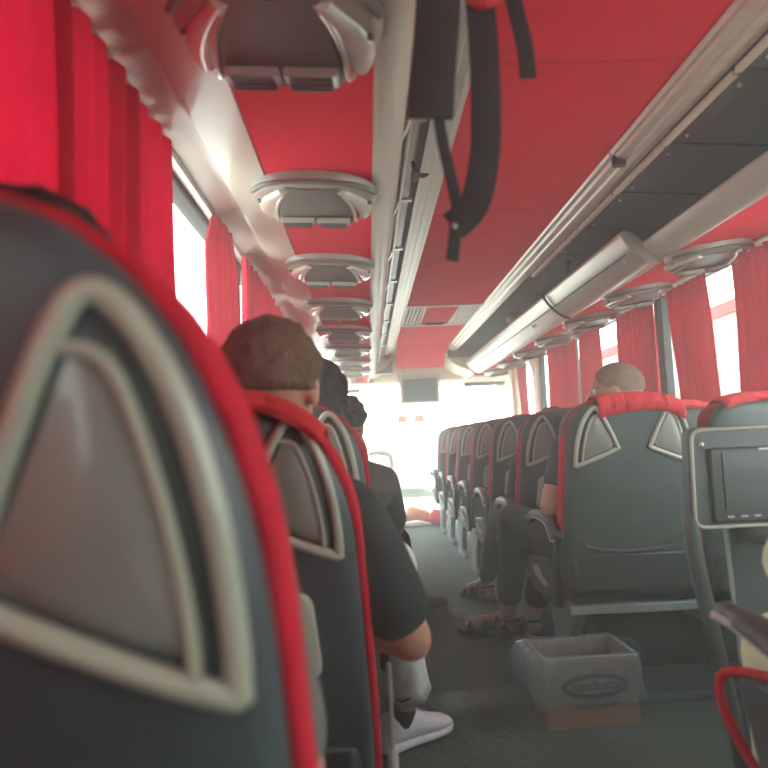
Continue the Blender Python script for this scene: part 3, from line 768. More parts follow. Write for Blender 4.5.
# ---------------------------------------------------------------- cardboard box with liner
cb = thing('cardboard_box', (.105, 2.505, 0), 'open cardboard box with printed oval standing in the aisle', 'box', rz=math.radians(3))
W, D, Hh = .162, .118, .232
mb = MB(); t = .004
for a, b_ in (((-W, -D, 0), (W, -D+t, Hh)), ((-W, D-t, 0), (W, D, Hh)), ((-W, -D, 0), (-W+t, D, Hh)), ((W-t, -D, 0), (W, D, Hh)), ((-W, -D, 0), (W, D, t))): mb.box(a, b_)
obj('carton', mb, M['card'], cb, smooth=False)
mb = MB(); ov = [(.118*math.cos(a), .042*math.sin(a)) for a in [2*PI*q/40 for q in range(40)]]
ov2 = [(x*.84, z*.60) for x, z in ov]
mb.loft([[(x+.01, -D-.001, z+.135) for x, z in ov], [(x+.01, -D-.0015, z+.135) for x, z in ov2]], cap=False); obj('printed_oval', mb, M['ink'], cb, smooth=False)
def text_obj(s_, size, loc, m, parent, name, rot=(PI/2, 0, 0), sx=1):
    cu = bpy.data.curves.new('t', 'FONT'); cu.body = s_; cu.size = size; cu.align_x = 'CENTER'; cu.align_y = 'CENTER'; cu.extrude = .0004; cu.offset = .0006
    to = bpy.data.objects.new('t', cu); C.objects.link(to)
    bpy.context.view_layer.update(); dg = bpy.context.evaluated_depsgraph_get()
    me = bpy.data.meshes.new_from_object(to.evaluated_get(dg)); bpy.data.objects.remove(to)
    o = link(name, me, None, parent, smooth=False); me.materials.clear(); me.materials.append(m)
    o.location = loc; o.rotation_euler = rot; o.scale = (sx, 1, 1); return o
text_obj('nandonal', .050, (.01, -D-.002, .137), M['ink'], cb, 'brand_lettering')
text_obj('KOLI 7 60 ADET', .022, (.015, -D-.002, .073), M['ink'], cb, 'count_lettering')
# liner: inside wall, over the rim, hanging down outside with wrinkles
prof = [(.96, .03), (.955, .12), (.965, .20), (.985, .238), (1.02, .240), (1.045, .228), (1.052, .205), (1.06, .18), (1.065, .155), (1.07, .13), (1.08, .105), (1.085, .09), (1.09, .075)]
rings = []
nseg = 150
rect = round_poly([Vector((-W, -D, 0)), Vector((W, -D, 0)), Vector((W, D, 0)), Vector((-W, D, 0))], .018, 4)
# resample rect evenly
per = []; 
for i in range(len(rect)):
    a, b_ = rect[i], rect[(i+1) % len(rect)]; per.append((b_-a).length)
tot = sum(per); samp = []
for q in range(nseg):
    d = tot*q/nseg; i = 0
    while d > per[i]: d -= per[i]; i += 1
    samp.append(rect[i].lerp(rect[(i+1) % len(rect)], d/per[i]))
for k, (s_, z) in enumerate(prof):
    ring = []
    for q, p in enumerate(samp):
        out = k >= 5
        wr = (.009+.004*(k > 5))*noise.noise(Vector((q*.22, k*.45, 3)))+.003*math.sin(q*.8+k*.6)+.004*noise.noise(Vector((q*.6+k*.8, k*.9-q*.3, 8)))
        ex = 0
        if out and p.x < -.10: ex = .055*math.sin(PI*min(1, (k-4)/8.5))*min(1, (-p.x-.10)/.05)
        if out and p.x > .15: ex += .012*(k-4)/8
        n = Vector((p.x, p.y, 0)).normalized()
        base = Vector((p.x*(1+(s_-1)), p.y*(1+(s_-1)*1.3), 0))+n*((wr+.004 if out else wr*.6-.004)+(ex if out else 0))
        zz = z+(.010*noise.noise(Vector((q*.3, 1, k))) if k >= 10 else .003*math.sin(q*2.1))+(.02 if (k >= 11 and p.y > 0) else 0)
        if k in (3, 4): zz = max(zz, .2335)
        ring.append((base.x, base.y, zz))
    rings.append(ring)
mb = MB().loft(rings, cap=False); ln = obj('plastic_bag', mb, M['liner'], angle=180)
ln.location = (.105, 2.505, 0); ln.rotation_euler = (0, 0, math.radians(3))
tag(ln, 'clear bluish plastic bag lining the cardboard box and folded over its rim', 'plastic bag')

# ---------------------------------------------------------------- backpack hanging from the left rack
bp = thing('backpack', (-.46, .95, 1.74), 'red and black backpack on the left rack with straps dangling into view', 'backpack')
def bpart(name, mb, m, **k):
    o = obj(name, mb, m, bp, **k); o.matrix_parent_inverse = Matrix.Translation(-Vector(bp.location)); return o
def strap(pts, wd, th, name, m, n=6, tw=None):
    P = smooth_path(pts, n); nr = tw if tw else (0, -1, 0)
    rings = []
    mb_ = MB(); Pn = P
    for i in range(len(Pn)):
        t_ = (Pn[min(i+1, len(Pn)-1)]-Pn[max(i-1, 0)]).normalized(); n_ = Vector(nr); n_ = (n_-t_*n_.dot(t_)).normalized(); s_ = t_.cross(n_)
        a = (wd[0]+(wd[1]-wd[0])*i/(len(Pn)-1)) if isinstance(wd, tuple) else wd
        rings.append([Pn[i]+s_*a+n_*th*.6, Pn[i]+s_*a*.85+n_*th, Pn[i]-s_*a*.85+n_*th, Pn[i]-s_*a+n_*th*.6, Pn[i]-s_*a-n_*th*.6, Pn[i]-s_*a*.85-n_*th, Pn[i]+s_*a*.85-n_*th, Pn[i]+s_*a-n_*th*.6])
    mb_.loft(rings); return bpart(name, mb_, m, bevel=0, angle=50)
strap([(-.478, .98, 1.78), (-.485, .985, 1.66), (-.497, .99, 1.56), (-.503, 1.0, 1.49)], .034, .009, 'padded_strap', M['padding'])
strap([(-.420, 1.0, 1.78), (-.416, 1.0, 1.62), (-.418, 1.0, 1.50), (-.425, 1.0, 1.42), (-.445, 1.0, 1.35), (-.478, 1.0, 1.318)], .023, .0025, 'wide_webbing', M['webbing'])
strap([(-.492, 1.0, 1.50), (-.487, 1.0, 1.45), (-.475, 1.0, 1.38), (-.467, 1.0, 1.325)], .0085, .002, 'thin_webbing', M['webbing'])
strap([(-.472, .998, 1.335), (-.477, .998, 1.30), (-.483, .998, 1.265)], .0095, .002, 'loose_end', M['webbing'])
strap([(-.375, 1.0, 1.78), (-.365, 1.0, 1.68), (-.352, 1.0, 1.60), (-.350, 1.0, 1.548)], .013, .002, 'short_webbing', M['webbing'])
mb = MB(); mb.box((-.482, .992, 1.315), (-.456, 1.006, 1.332)); bpart('buckle', mb, M['rubber'], bevel=.003)
mb = MB(); mb.sphere((-.477, .990, 1.316), (.004, .003, .005), 8, 6); bpart('rivet', mb, M['metal'])
mb = MB(); mb.sphere((-.415, .99, 1.74), (.045, .03, .085), 20, 14); bpart('red_flap', mb, M['bag_red'])
mb = MB(); rings = []
for y, s_ in ((.72, .6), (.75, .9), (.85, 1), (1.0, 1), (1.08, .9), (1.1, .6)):
    rings.append(superring(-.66, 0, 0, .22*s_, .085*s_, 3, 24)); rings[-1] = [(p[0], y, 1.90+p[1]) for p in rings[-1]]
mb.loft(rings); bpart('bag_body', mb, M['webbing'])
mb = MB(); mb.tube(smooth_path([(-.47, .97, 1.86), (-.44, .98, 1.84), (-.42, 1.0, 1.78)], 4), .02, 8); bpart('carry_loop', mb, M['webbing'])
# small black clip on the rail
mb = MB(); mb.box((-.452, 2.00, 1.79), (-.43, 2.03, 1.82)); mb.tube([(-.447, 2.015, 1.85), (-.441, 2.015, 1.81), (-.415, 2.015, 1.803), (-.40, 2.015, 1.808)], [.006, .008, .008, .003], 8)
bk = tag(obj('strap_clip', mb, M['rubber'], bevel=.003), 'small black strap clip sticking out from the left rack rail', 'clip')
# bags in the right rack
crumple('holdall_bag', (.68, 4.25, 1.89), (.15, .34, .075), M['webbing'], 'dark holdall bag lying in the open part of the right rack', 'bag', None, 5)
crumple('handbag', (.60, 5.15, 1.885), (.12, .10, .065), M['peach'], 'peach-brown handbag forward of the dark holdall in the right rack', 'bag', None, 6)
mb = MB(); mb.tube(smooth_path([(.50, 4.05, 1.865), (.482, 4.05, 1.83), (.53, 4.06, 1.765), (.60, 4.07, 1.712), (.64, 4.07, 1.70)], 5), .008, 6)
tag(obj('luggage_strap', mb, M['webbing']), 'thin black strap looped over the silver lip of the right rack', 'strap')
mb = MB(); mb.tube(smooth_path([(.54, 3.68, 1.95), (.53, 3.70, 1.93), (.56, 3.85, 1.87), (.60, 3.9, 1.84)], 5), .012, 8); mb.sphere((.53, 3.68, 1.95), .018, 10, 8)
tag(obj('umbrella_handle', mb, M['sidegrey']), 'slim grey handle poking out of the right rack near the dark holdall', 'handle')

# ---------------------------------------------------------------- people
def fuse(name, mb, m, voxel=.008, it=4, parent=None):
    me = bpy.data.meshes.new('tmp'); me.from_pydata(mb.v, [], mb.f); me.validate()
    bm = bmesh.new(); bm.from_mesh(me); bmesh.ops.recalc_face_normals(bm, faces=bm.faces); bm.to_mesh(me); bm.free()
    o = bpy.data.objects.new('tmp', me); C.objects.link(o)
    r = o.modifiers.new('r', 'REMESH'); r.mode = 'VOXEL'; r.voxel_size = voxel
    s_ = o.modifiers.new('s', 'SMOOTH'); s_.iterations = it; s_.factor = .5
    bpy.context.view_layer.update(); dg = bpy.context.evaluated_depsgraph_get()
    m2 = bpy.data.meshes.new_from_object(o.evaluated_get(dg)); bpy.data.objects.remove(o); m2.name = name
    m2.materials.clear()
    o2 = link(name, m2, m, None, smooth=False)
    for p in m2.polygons: p.use_smooth = True
    if parent is not None:
        o2.parent = parent; o2.matrix_parent_inverse = Matrix.Translation(-Vector(parent.location))
    return o2
def limb(mb, pts, rads, n=5, seg=14):
    """tapered limb; rounded ends"""
    P = smooth_path([Vector(p) for p in pts], n)
    R = []
    k = len(pts)-1
    for i in range(len(P)):
        t = i/(len(P)-1)*k; a = min(int(t), k-1); R.append(rads[a]+(rads[a+1]-rads[a])*(t-a))
    mb.tube(P, R, seg)
    mb.sphere(P[0], rads[0], seg, 8); mb.sphere(P[-1], rads[-1], seg, 8)
def head_geo(mb, c, yaw=0, pitch=0, s=1.0):
    c = Vector(c); R = (Matrix.Rotation(yaw, 3, 'Z') @ Matrix.Rotation(pitch, 3, 'X'))
    def q(x, y, z): return c+R @ (Vector((x, y, z))*s)
    mb.sphere(q(0, -.008, .025), (.076*s, .093*s, .085*s), 22, 14, R)
    mb.sphere(q(0, .022, -.035), (.062*s, .068*s, .075*s), 20, 12, R)
    mb.sphere(q(0, .062, -.085), (.030*s, .028*s, .026*s), 14, 10, R)
    mb.tube([q(0, .085, .012), q(0, .098, -.015), q(0, .108, -.032)], [.009*s, .011*s, .015*s], 10)
    mb.sphere(q(0, .100, -.034), (.017*s, .014*s, .011*s), 12, 8, R)
    mb.tube([q(-.035, .072, .025), q(0, .086, .022), q(.035, .072, .025)], .010*s, 8)
    mb.tube([q(-.022, .078, -.060), q(0, .089, -.058), q(.022, .078, -.060)], .008*s, 8)
    for sx in (-1, 1):
        mb.sphere(q(sx*.076, .0, -.012), (.009*s, .020*s, .032*s), 12, 10, R)
        mb.sphere(q(sx*.080, -.004, .0), (.008*s, .018*s, .018*s), 12, 8, R)
    limb(mb, [q(0, -.022, -.05), q(0, -.03, -.14)], [.055*s, .056*s], 3)
    return q
def hand_geo(mb, wrist, direction, palm_n, side=1, curl=.5):
    wv = Vector(wrist); d = Vector(direction).normalized(); n = Vector(palm_n); n = (n-d*n.dot(d)).normalized(); s_ = d.cross(n)*side
    for k in (-1, -.33, .33, 1): mb.tube([wv+s_*k*.016, wv+d*.045+s_*k*.028, wv+d*.085+s_*k*.031], [.018, .015, .012], 10)
    lens = [.060, .076, .082, .074]
    for k, u in enumerate((-.031, -.010, .011, .031)):
        b = wv+d*.085+s_*u; L_ = lens[k]
        d1 = (d+n*curl*.4).normalized(); d2 = (d+n*curl*1.3).normalized(); d3 = (d*.7+n*curl*2.2).normalized()
        p1 = b+d1*L_*.45; p2 = p1+d2*L_*.32; p3 = p2+d3*L_*.25
        mb.tube([b-d*.01, b, p1, p2, p3], [.0095, .0095, .0088, .008, .0068], 8); mb.sphere(p3, .007, 8, 6)
    b = wv+d*.025+s_*.028; p1 = b+(d*.6+s_*.8+n*.3).normalized()*.04; p2 = p1+(d+s_*.25+n*.5).normalized()*.03; p3 = p2+(d+n*.6).normalized()*.022
    mb.tube([b, p1, p2, p3], [.014, .0115, .010, .008], 8); mb.sphere(p3, .008, 8, 6)
def foot_geo(mb, ankle, toe, w_=1.0, toes=True):
    a = Vector(ankle); t = Vector(toe); d = (t-a); d.z = 0; L_ = d.length; d.normalize(); s_ = Vector((-d.y, d.x, 0)); z0 = min(a.z, t.z)
    mb.sphere(a-d*.03+Vector((0, 0, -.035)), (.034, .034, .034), 12, 8)
    mb.tube([a+Vector((0, 0, .02)), a+d*.05+Vector((0, 0, -.015)), a+d*L_*.62+Vector((0, 0, -.035)), a+d*L_*.85+Vector((0, 0, -.045))], [.038, .036, .034, .022], 12)
    if toes:
        for k in range(5):
            u = (k-2)*.017; ln_ = L_*(1.0-.035*abs(k-.5)) 
            mb.tube([a+d*L_*.7+s_*u*.9+Vector((0, 0, -.045)), a+d*ln_*.97+s_*u+Vector((0, 0, -.053))], [.014, .010], 8)
            mb.sphere(a+d*ln_*.98+s_*u+Vector((0, 0, -.053)), .012 if k == 0 else .010, 8, 6)
def hair_cap(c, R, s, grow=1.12, low=-.2, front=.4, m=None, name='hair', parent=None, rough=.006, back_low=None, sd=0):
    """shell hugging the skull: everything above a hair line that dips at the nape"""
    mb = MB(); vs = []; fs = []; nu, nv = 48, 30; c = Vector(c)
    for j in range(nv+1):
        for i in range(nu):
            a = 2*PI*i/nu
            yf = math.sin(a)                # +1 = face side
            zl = (low if yf < 0 else low+(front-low)*yf**1.3)
            if back_low is not None and yf < .2: zl = back_low
            th0 = 0; th1 = math.acos(max(-1, min(1, zl)))
            th = th0+(th1-th0)*j/nv
            v = Vector((math.sin(th)*math.cos(a)*.076, math.sin(th)*math.sin(a)*.093-.008, math.cos(th)*.085+.025))
            k = grow*(1+rough/.08*noise.noise(Vector((v.x*45+sd, v.y*45, v.z*45)))) if j < nv else 1.0
            vs.append(c+R @ (v*s*k))
    for j in range(nv):
        for i in range(nu):
            i2 = (i+1) % nu; fs.append((j*nu+i, j*nu+i2, (j+1)*nu+i2, (j+1)*nu+i))
    mb.add(vs, fs); o = obj(name, mb, m, angle=180)
    if parent is not None: o.parent = parent; o.matrix_parent_inverse = Matrix.Translation(-Vector(parent.location))
    return o
def eyes(q, body, s=1.0):
    for sx in (-1, 1):
        mb = MB().sphere(q(sx*.030, .073, .006), .012*s, 12, 8)
        o = obj('eye', mb, M['white_cloth'], body); o.matrix_parent_inverse = Matrix.Translation(-Vector(body.location))
        obj('iris', MB().sphere(q(sx*.030, .0815, .006), .0055*s, 10, 6), M['rubber'], o)
def child(name, mb, m, par, **k):
    return obj(name, mb, m, par, **k)
def person(label):
    return label

def build_person(label, skin, head, yaw, torso, arms_, legs, hands=True, s=1.0, pitch=0, feet=False, voxel=.0075):
    """torso = (pelvis, belly, chest, neck); arms_ = [(shoulder, elbow, wrist, handdir, palm, side)]; legs = [(hip, knee, ankle, toe)]"""
    mb = MB()
    q = head_geo(mb, head, yaw, pitch, s)
    pel, bel, che, nk = [Vector(p) for p in torso]
    base = Vector(head)+Vector((0, -.03, -.10))
    limb(mb, [base, nk], [.055, .07], 3)
    def oval(c, a, b):
        return [(c.x+a*math.cos(t), c.y+b*math.sin(t), c.z) for t in [2*PI*i/24 for i in range(24)]]
    mb.loft([oval(pel-Vector((0, 0, .09)), .13, .10), oval(pel, .165, .115), oval(bel, .15, .11), oval(che, .17, .12), oval(che.lerp(nk, .6), .15, .095), oval(nk, .075, .065)])
    for (sh, el, wr, hd, pn, sd) in arms_:
        limb(mb, [che.lerp(nk, .55), sh], [.07, .058], 3); limb(mb, [sh, el], [.055, .043]); limb(mb, [el, Vector(el).lerp(Vector(wr), .35), wr], [.041, .040, .027])
        if hands: hand_geo(mb, wr, hd, pn, sd)
    for (hp_, kn, an, toe) in legs:
        limb(mb, [hp_, kn], [.085, .058]); limb(mb, [kn, Vector(kn).lerp(Vector(an), .35), an], [.056, .055, .036])
        if feet: foot_geo(mb, an, toe)
    body = fuse('person', mb, skin, voxel)
    tag(body, label, 'person')
    return body, q
def cloth_torso(body, torso, arms_, m, grow=.016, sleeve=.8, name='shirt', sl_r=.058, it=6, long=False, hem=-.10):
    mb = MB(); pel, bel, che, nk = [Vector(p) for p in torso]
    def oval(c, a, b): return [(c.x+a*math.cos(t), c.y+b*math.sin(t), c.z) for t in [2*PI*i/24 for i in range(24)]]
    mb.loft([oval(pel+Vector((0, 0, hem)), .165, .14), oval(pel, .185, .135), oval(bel, .172, .13), oval(che, .188, .14), oval(che.lerp(nk, .6), .165, .112), oval(nk-Vector((0, 0, .005)), .085, .075)])
    for (sh, el, wr, *_ ) in arms_:
        sh, el, wr = Vector(sh), Vector(el), Vector(wr)
        limb(mb, [che.lerp(nk, .55), sh], [.082, .072], 3)
        limb(mb, [sh, sh.lerp(el, sleeve*.5), sh.lerp(el, sleeve)], [.072, sl_r*1.08, sl_r])
        if long: limb(mb, [el, wr], [sl_r, .036])
    return fuse(name, mb, m, .0085, it, body)
def cloth_legs(body, legs, pel, m, r=(.10, .073, .05), name='trousers', cut=.93):
    mb = MB(); pel = Vector(pel)
    mb.sphere(pel-Vector((0, 0, .02)), (.185, .145, .12), 22, 14)
    for (hp_, kn, an, *_ ) in legs:
        kn, an = Vector(kn), Vector(an)
        limb(mb, [hp_, kn], [r[0], r[1]]); limb(mb, [kn, kn.lerp(an, cut*.5), kn.lerp(an, cut)], [r[1], r[1]*.9, r[2]])
    return fuse(name, mb, m, .0085, 5, body)
def shoe(body, ankle, toe, m, name='sneaker', sole_m=None, par=True):
    a = Vector(ankle); t = Vector(toe); d = (t-a); d.z = 0; L_ = d.length+.05; d.normalize(); s_ = Vector((-d.y, d.x, 0)); z0 = a.z-.075
    o0 = a-d*.05
    def ring(y, hw, zb, zt, n=18, pw=.7):
        c = []
        for q in range(n):
            ang = 2*PI*q/n; cc, ss = math.cos(ang), math.sin(ang)
            c.append(o0+d*y+s_*hw*math.copysign(abs(cc)**pw, cc)+Vector((0, 0, z0+(zb+zt)/2+(zt-zb)/2*math.copysign(abs(ss)**pw, ss)-o0.z)))
        return c
    up = MB(); up.loft([ring(y*L_, hw, .022, zt) for y, hw, zt in ((0.0, .024, .085), (.04, .036, .118), (.18, .040, .122), (.32, .043, .118), (.48, .046, .100), (.65, .050, .078), (.82, .048, .062), (.93, .040, .054), (1.0, .022, .040))])
    u = obj(name, up, m, angle=80); u.parent = body
    so = MB(); so.loft([ring(y*L_, hw, 0, .032) for y, hw in ((-.02, .028), (.03, .040), (.2, .041), (.4, .041), (.65, .052), (.82, .050), (.94, .038), (1.02, .02))])
    so_ = obj('sole', so, sole_m or m, u, angle=60)
    lc = MB()
    for k in range(4):
        y = L_*(.34+.085*k); zt = z0+.119-.011*k*1.1
        lc.tube([o0+d*y-s_*.024+Vector((0, 0, zt-o0.z-.006)), o0+d*(y+.004)+Vector((0, 0, zt-o0.z+.004)), o0+d*y+s_*.024+Vector((0, 0, zt-o0.z-.006))], .0035, 6)
    obj('laces', lc, sole_m or m, u)
    return u

# man in black T-shirt, brown hair (second single seat)
torso = [(-.86, 1.42, .50), (-.85, 1.38, .67), (-.82, 1.34, .83), (-.81, 1.325, .985)]
arms_ = [((-.665, 1.34, .86), (-.553, 1.36, .615), (-.70, 1.58, .60), (-.6, .7, -.1), (0, 0, -1), 1),
         ((-.98, 1.36, .88), (-1.02, 1.45, .65), (-.90, 1.62, .62), (.7, .6, -.1), (0, 0, -1), -1)]
legs = [((-.78, 1.48, .49), (-.575, 1.88, .665), (-.535, 2.30, .12), (-.40, 2.40, .10)), ((-.94, 1.48, .49), (-.90, 1.92, .52), (-.88, 2.0, .12), (-.86, 2.2, .10))]
p, q = build_person('man in black T-shirt with brown hair in the second single seat, elbow in the aisle', M['skin'], (-.797, 1.32, 1.115), -.25, torso, arms_, legs, s=1.06)
eyes(q, p)
Rh = Matrix.Rotation(-.25, 3, 'Z')
hair_cap((-.797, 1.32, 1.115), Rh, 1.06, 1.17, -.45, .45, M['hairbrown'], parent=p, rough=.006, sd=1)
cloth_torso(p, torso, arms_, M['black_shirt'], sl_r=.070, sleeve=.72)
cloth_legs(p, legs, torso[0], M['white_cloth'], r=(.098, .075, .050), cut=.78)
# loose hem with a small curved mark
kn, an = Vector(legs[0][1]), Vector(legs[0][2])
mb = MB(); rings = []
for t_, r_ in ((.50, .060), (.66, .062), (.78, .068), (.87, .076)):
    c_ = kn.lerp(an, t_)+Vector((.012, 0, 0)); rings.append([(c_.x+r_*math.cos(a)*(1+.12*math.sin(3*a)), c_.y+r_*math.sin(a), c_.z+.012*math.sin(2*a+1)) for a in [2*PI*i/28 for i in range(28)]])
mb.loft(rings, cap=False); hm = obj('trouser_hem', mb, M['white_cloth'], p); sm = hm.modifiers.new('t', 'SOLIDIFY'); sm.thickness = .003
mb = MB(); c_ = kn.lerp(an, .82)
pts = [(-.030, -.070, .004), (-.018, -.078, -.006), (-.002, -.082, -.008), (.014, -.080, -.002), (.030, -.074, .010)]
mb.tube([(c_.x+a, c_.y+b, c_.z+z) for a, b, z in smooth_path(pts, 4)], [.0015]*3+[.004]*5+[.003]*5+[.0012]*4, 6, flat=.002, nrm=(0, -1, 0)); obj('tick_mark', mb, M['rubber'], hm)
shoe(p, (-.565, 2.285, .085), (-.385, 2.42, .085), M['sneaker'])
mb = MB(); limb(mb, [(-.553, 2.29, .10), (-.540, 2.27, .21)], [.043, .054]); obj('sock', mb, M['rubber'], p)
shoe(p, (-.88, 2.02, .085), (-.86, 2.24, .085), M['sneaker'])

bow = MB()
for sx in (-1, 1):
    bow.tube(smooth_path([(-.49, 2.335, .135), (-.49+sx*.012-.005, 2.32, .165), (-.49+sx*.030, 2.315, .168), (-.49+sx*.026, 2.325, .142), (-.49, 2.335, .135)], 4), .0035, 6)
obj('lace_bow', bow, M['sneaker'], p)

# long-haired passenger in the third single seat
torso = [(-.86, 2.20, .50), (-.84, 2.16, .67), (-.81, 2.12, .80), (-.79, 2.10, .94)]
arms_ = [((-.70, 2.12, .86), (-.655, 2.2, .64), (-.74, 2.4, .62), (-.3, .9, -.1), (0, 0, -1), 1), ((-1.0, 2.12, .86), (-1.03, 2.22, .64), (-.95, 2.4, .62), (.3, .9, -.1), (0, 0, -1), -1)]
legs = [((-.78, 2.24, .49), (-.76, 2.68, .53), (-.76, 2.75, .11), (-.75, 2.95, .09)), ((-.94, 2.24, .49), (-.94, 2.68, .53), (-.94, 2.75, .11), (-.94, 2.95, .09))]
p, q = build_person('passenger with long black hair in the third single seat, beyond the man in black', M['skin'], (-.768, 2.06, 1.125), -.6, torso, arms_, legs)
eyes(q, p)
hair_cap((-.768, 2.06, 1.125), Matrix.Rotation(-.6, 3, 'Z'), 1.03, 1.2, -.5, .4, M['hairblack'], parent=p, sd=4, name='hair')
mb = MB(); limb(mb, [(-.765, 2.04, 1.12), (-.762, 2.03, 1.03), (-.77, 2.03, .92)], [.088, .088, .05]); obj('hair_length', mb, M['hairblack'], p)
cloth_torso(p, torso, arms_, M['trouser'], long=True, sl_r=.055)
cloth_legs(p, legs, torso[0], M['trouser'])
for l in legs: shoe(p, (l[2][0], l[2][1], .085), (l[3][0], l[3][1], .085), M['brown_shoe'])

# grey-shirted passenger leaning into the aisle
torso = [(-.80, 2.98, .50), (-.76, 2.98, .66), (-.69, 3.02, .79), (-.70, 3.10, .92)]
arms_ = [((-.56, 3.06, .82), (-.51, 3.2, .60), (-.58, 3.42, .56), (-.2, .9, 0), (0, 0, -1), 1), ((-.86, 3.08, .84), (-.93, 3.2, .62), (-.82, 3.4, .58), (.3, .9, 0), (0, 0, -1), -1)]
legs = [((-.70, 3.04, .48), (-.50, 3.45, .50), (-.42, 4.00, .13), (-.22, 4.15, .10)), ((-.86, 3.04, .48), (-.84, 3.48, .52), (-.84, 3.55, .11), (-.84, 3.75, .09))]
p, q = build_person('grey-shirted passenger with black hair leaning into the aisle from the fourth single seat', M['skin2'], (-.715, 3.20, 1.085), -.5, torso, arms_, legs, s=1.03)
eyes(q, p)
hair_cap((-.715, 3.20, 1.085), Matrix.Rotation(-.5, 3, 'Z'), 1.03, 1.2, -.45, .35, M['hairblack'], parent=p, sd=9, rough=.01)
cloth_torso(p, torso, arms_, M['grey_shirt'], sl_r=.064, sleeve=.8)
cloth_legs(p, legs, torso[0], M['trouser'])
shoe(p, (-.42, 4.02, .085), (-.20, 4.17, .085), M['brown_shoe']); shoe(p, (-.84, 3.57, .085), (-.84, 3.77, .085), M['brown_shoe'])

# man with shaved head, sandals
torso = [(.345, 2.82, .50), (.345, 2.78, .68), (.35, 2.76, .86), (.36, 2.755, 1.02)]
arms_ = [((.185, 2.76, .93), (.095, 2.72, .715), (.22, 2.98, .68), (.6, .7, 0), (0, 0, -1), -1), ((.52, 2.76, .93), (.58, 2.82, .70), (.48, 3.02, .66), (-.5, .8, 0), (0, 0, -1), 1)]
legs = [((.26, 2.88, .49), (.035, 3.13, .615), (.035, 3.44, .102), (-.17, 3.58, .10)), ((.43, 2.88, .49), (.24, 3.30, .52), (.15, 3.42, .102), (.11, 3.58, .09))]
p, q = build_person('man with shaved head in dark trousers and sandals in the cloth-backed seat', M['skin2'], (.410, 2.77, 1.158), 1.1, torso, arms_, legs, s=1.10, feet=True)
eyes(q, p)
hair_cap((.410, 2.77, 1.158), Matrix.Rotation(1.1, 3, 'Z'), 1.10, 1.03, -.25, .5, M['hairshort'], parent=p, rough=.0, name='stubble')
cloth_torso(p, torso, arms_, M['trouser'], sl_r=.058, sleeve=.55, name='tshirt')
cloth_legs(p, legs, torso[0], M['trouser'], r=(.10, .078, .060), cut=.74)
def sandal(body, ankle, toe):
    a = Vector(ankle); t = Vector(toe); d = (t-a); d.z = 0; L_ = d.length; d.normalize(); s_ = Vector((-d.y, d.x, 0))
    mb = MB(); rings = []
    for y, hw in ((-.07, .02), (-.05, .036), (0, .038), (.08, .036), (.15, .045), (L_-.01, .046), (L_+.015, .03), (L_+.03, .012)):
        c = a+d*y; rings.append([(c+s_*hw*k+Vector((0, 0, z-a.z))) for k, z in ((-1, .003), (1, .003), (1, .030), (-1, .030))])
    mb.loft(rings); sd = obj('sandal', mb, M['rubber'], body, bevel=.005)
    for y, h_, hw in ((L_*.76, .074, .048), (L_*.42, .098, .046), (L_*.15, .125, .046)):
        c = a+d*y; mb = MB(); sp_ = (smooth_path([c+s_*hw+Vector((0, 0, .02-a.z)), c+s_*hw*.85+Vector((0, 0, h_*.75-a.z)), c+Vector((0, 0, h_-a.z)), c-s_*hw*.85+Vector((0, 0, h_*.75-a.z)), c-s_*hw+Vector((0, 0, .02-a.z))], 4)); c0_ = Vector((c.x, c.y, .01)); mb.tube(sp_, [.017]*len(sp_), 8, flat=.005, nrm=[(v_-c0_).normalized() for v_ in sp_])
        obj('strap', mb, M['webbing'], sd)
    mb = MB(); mb.tube(smooth_path([a+s_*.042+Vector((0, 0, .09-a.z)), a-d*.06+Vector((0, 0, .10-a.z)), a-s_*.042+Vector((0, 0, .09-a.z))], 4), .007, 8); obj('heel_strap', mb, M['webbing'], sd)
sandal(p, legs[0][2], legs[0][3]); sandal(p, legs[1][2], legs[1][3])

# passenger two rows further, only feet and knees in the aisle
torso = [(.345, 3.58, .50), (.345, 3.54, .66), (.345, 3.52, .80), (.345, 3.51, .90)]
arms_ = [((.18, 3.54, .85), (.14, 3.6, .64), (.2, 3.8, .62), (.3, .9, 0), (0, 0, -1), -1), ((.5, 3.54, .85), (.54, 3.6, .64), (.48, 3.8, .62), (-.3, .9, 0), (0, 0, -1), 1)]
legs = [((.26, 3.64, .48), (.13, 4.02, .52), (.06, 4.22, .102), (-.05, 4.38, .10)), ((.42, 3.64, .48), (.38, 4.06, .52), (.36, 4.16, .102), (.34, 4.34, .09))]
p, q = build_person('passenger in dark clothes in front of the shaved-headed man, one sandalled foot in the aisle', M['skin2'], (.345, 3.52, 1.02), 0, torso, arms_, legs, s=.95, feet=True)
eyes(q, p)
hair_cap((.345, 3.52, 1.02), Matrix.Rotation(0, 3, 'Z'), .95, 1.15, -.45, .4, M['hairblack'], parent=p, sd=12)
cloth_torso(p, torso, arms_, M['trouser'], long=True, name='sweater'); cloth_legs(p, legs, torso[0], M['trouser'], cut=.85)
sandal(p, legs[0][2], legs[0][3]); sandal(p, legs[1][2], legs[1][3])

